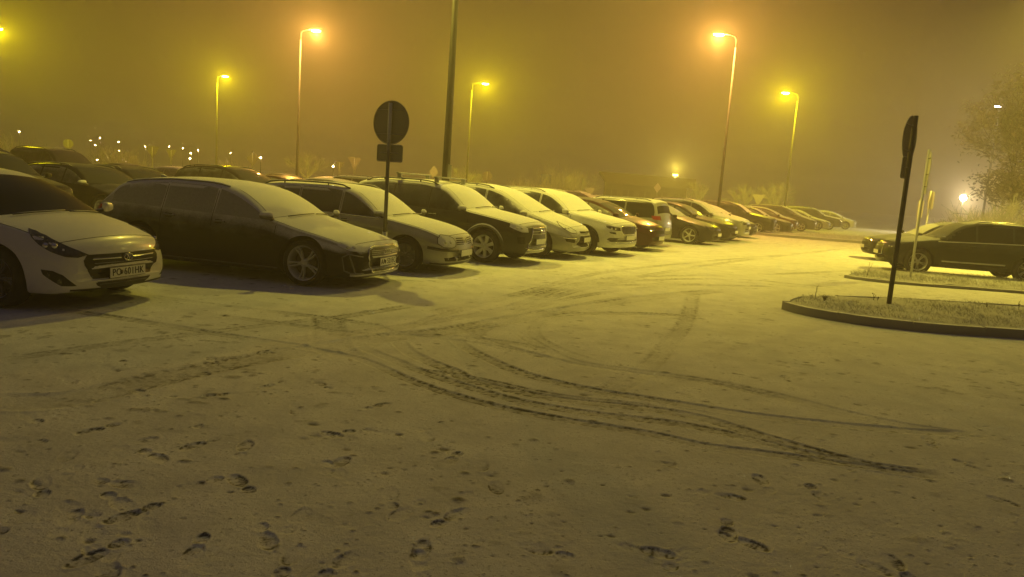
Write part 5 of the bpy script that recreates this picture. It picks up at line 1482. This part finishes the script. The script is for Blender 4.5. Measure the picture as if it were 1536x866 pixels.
def tree(px_, dist, H, label, seed, bark, leaf=None, nleaf=0, leafsize=.05, depth=4, r0=.16, thin=.012, cat='tree', name='bare_tree', group=None, base=None, first=.35, loc=None):
    r = random.Random(seed)
    bx, by = loc if loc else foot_at(px_, dist, 300)
    root = empty(name, (bx, by, 0), 0, label, cat, group)
    bm = bmesh.new(); tips = []
    add_tube(bm, [(0, 0, -.05), (r.gauss(0, .05), r.gauss(0, .05), H * first)], [r0 * 1.25, r0], 10); obj('trunk', bm, bark, root)
    bm = bmesh.new()
    for k in range(6):
        a = 2 * PI * k / 6 + r.uniform(-.4, .4); el = r.uniform(.35, 1.2) if k else 1.5
        twigs(bm, r, Vector((0, 0, H * first * r.uniform(.75, 1.0))), Vector((math.cos(a) * math.cos(el), math.sin(a) * math.cos(el), math.sin(el))), H * .25, r0 * .6, depth - 1, tips, thin)
    cr = obj('crown', bm, leaf if (leaf and not nleaf) else bark, root, sharp=0)
    if nleaf:
        bm = bmesh.new()
        for k in range(nleaf):
            p, d = r.choice(tips); c = p + Vector((r.gauss(0, .22), r.gauss(0, .22), r.gauss(0, .20)))
            u = Vector((r.gauss(0, 1), r.gauss(0, 1), r.gauss(0, 1))).normalized(); v = u.orthogonal().normalized(); s = leafsize * r.uniform(.6, 1.4)
            f = bm.faces.new([bm.verts.new(c + u * s), bm.verts.new(c + v * s * .5), bm.verts.new(c - u * s), bm.verts.new(c - v * s * .5)])
        obj('leaves', bm, leaf, cr, sharp=0)
    return root
bark = frosted('frosty_bark', (0.09, 0.08, 0.06), .9, top=.8, edge=(-.1, .5))
frost_bark = plain('frosted_twigs', (0.42, 0.42, 0.40), .85, var=.2)
dry_leaf = plain('dry_frosty_leaves', (0.38, 0.36, 0.30), .8, var=.4)
tree(1578, 40, 11.0, 'leafy tree standing at the right edge in front of the slim lamp', 11, bark, dry_leaf, 34000, .10, depth=5, r0=.22, first=.28, thin=.02)
def shrub(px_, dist, H, Wd, label, seed, n=60, group=None, mat=None):
    r = random.Random(seed); bx, by = foot_at(px_, dist, 300)
    root = empty('frosted_shrub', (bx, by, 0), 0, label, 'shrub', group)
    bm = bmesh.new(); tips = []
    for k in range(n):
        a = r.uniform(0, 2 * PI); s = r.random() ** .5 * Wd * .5
        p = Vector((s * math.cos(a), s * math.sin(a) * .6, 0)); d = Vector((r.gauss(0, .35) + p.x / Wd, r.gauss(0, .35), 1)).normalized()
        twigs(bm, r, p, d, H * r.uniform(.35, .6) * (1.1 - .5 * s / (Wd * .5)), .02, 2, tips, .014, .5, .2)
    obj('twigs', bm, mat or frost_bark, root, sharp=0)
    return root
G7 = 'frosted shrubs on the far verge'
for i, (px_, H, Wd, d, lab) in enumerate(((12, 2.6, 3.2, 48, 'frosted shrub at the left edge'), (42, 2.2, 2.6, 50, 'frosted shrub next to the one at the left edge'), (168, 2.5, 2.4, 50, 'tallest frosted shrub under the cluster of far lamps'),
        (196, 2.2, 2.0, 52, 'lower frosted shrub right of the tallest'), (340, 1.9, 1.6, 50, 'small frosted shrub left of the dark diamond sign'), (362, 1.6, 1.6, 52, 'lowest frosted shrub by the dark diamond sign'),
        (792, 3.0, 2.6, 58, 'frosted shrub left of the blue square sign'), (842, 3.4, 3.0, 60, 'frosted shrub right of the blue square sign'), (1515, 2.6, 2.6, 32, 'bright frosted shrub under the tree at the right edge'), (1470, 1.9, 2.8, 36, 'rounded shrub behind the large black off-road car'))):
    shrub(px_, d, H, Wd, lab, 30 + i, 45 if d > 40 else 80, G7 if d > 40 else None)
G8 = 'frosted bare trees behind the far end of the cars'
for i, (px_, d, H, lab) in enumerate(((1170, 62, 4.6, 'pale frosted tree behind the slanting pole of the right yellow lamp'), (1120, 64, 4.0, 'faint frosted tree left of the pale triangular sign'), (1045, 66, 3.8, 'faint frosted tree right of the dark building'),
        (870, 66, 4.2, 'faint frosted tree left of the dark building'), (460, 66, 4.4, 'faint frosted tree below the left orange lamp'), (700, 68, 4.0, 'faint frosted tree behind the near lamp pole'))):
    tree(px_, d, H, lab, 50 + i, frost_bark, frost_bark, 0, depth=4, r0=.09, thin=.016, name='frosted_tree', group=G8, first=.25)
# ------------------------------------------------------------------ a few clods of snow fallen by the wheels
cl_mat = frosted('snow_clod', (.7, .7, .7), .8, top=1)
for i, (px_, py, lab) in enumerate(((427, 431, 'small snow clod left of the front wheel of the frosted estate'), (437, 433, 'tiny snow clod beside the front wheel of the frosted estate'), (598, 412, 'bright snow crumb at the nose of the frosted estate'), (641, 402, 'bright snow crumb behind the front wheel of the older estate'))):
    x, y = at_ground(px_, py); bm = bmesh.new(); bmesh.ops.create_icosphere(bm, subdivisions=2, radius=.03); r = random.Random(i)
    for v in bm.verts: v.co *= r.uniform(.75, 1.15); v.co.z *= .7
    o = obj('snow_clod', bm, cl_mat, None, sharp=60); o.location = (x, y, .012); tag(o, lab, 'snow clod', 'snow clods by the wheels')
# ------------------------------------------------------------------ fog
def build_haze():
    bm = bmesh.new()
    add_box(bm, (0, 110, 6.2), (560, 420, 15.6))
    t = NT('night_fog')
    v = t.node('ShaderNodeVolumePrincipled')
    v.inputs['Color'].default_value = (0.97, 0.895, 0.86, 1)
    v.inputs['Density'].default_value = 0.0056
    v.inputs['Anisotropy'].default_value = 0.62
    t.link(v.outputs[0], t.out.inputs['Volume'])
    o = obj('haze', bm, t.m, sharp=0)
    tag(o, kind='stuff', label='freezing fog over the whole parking area')
build_haze()
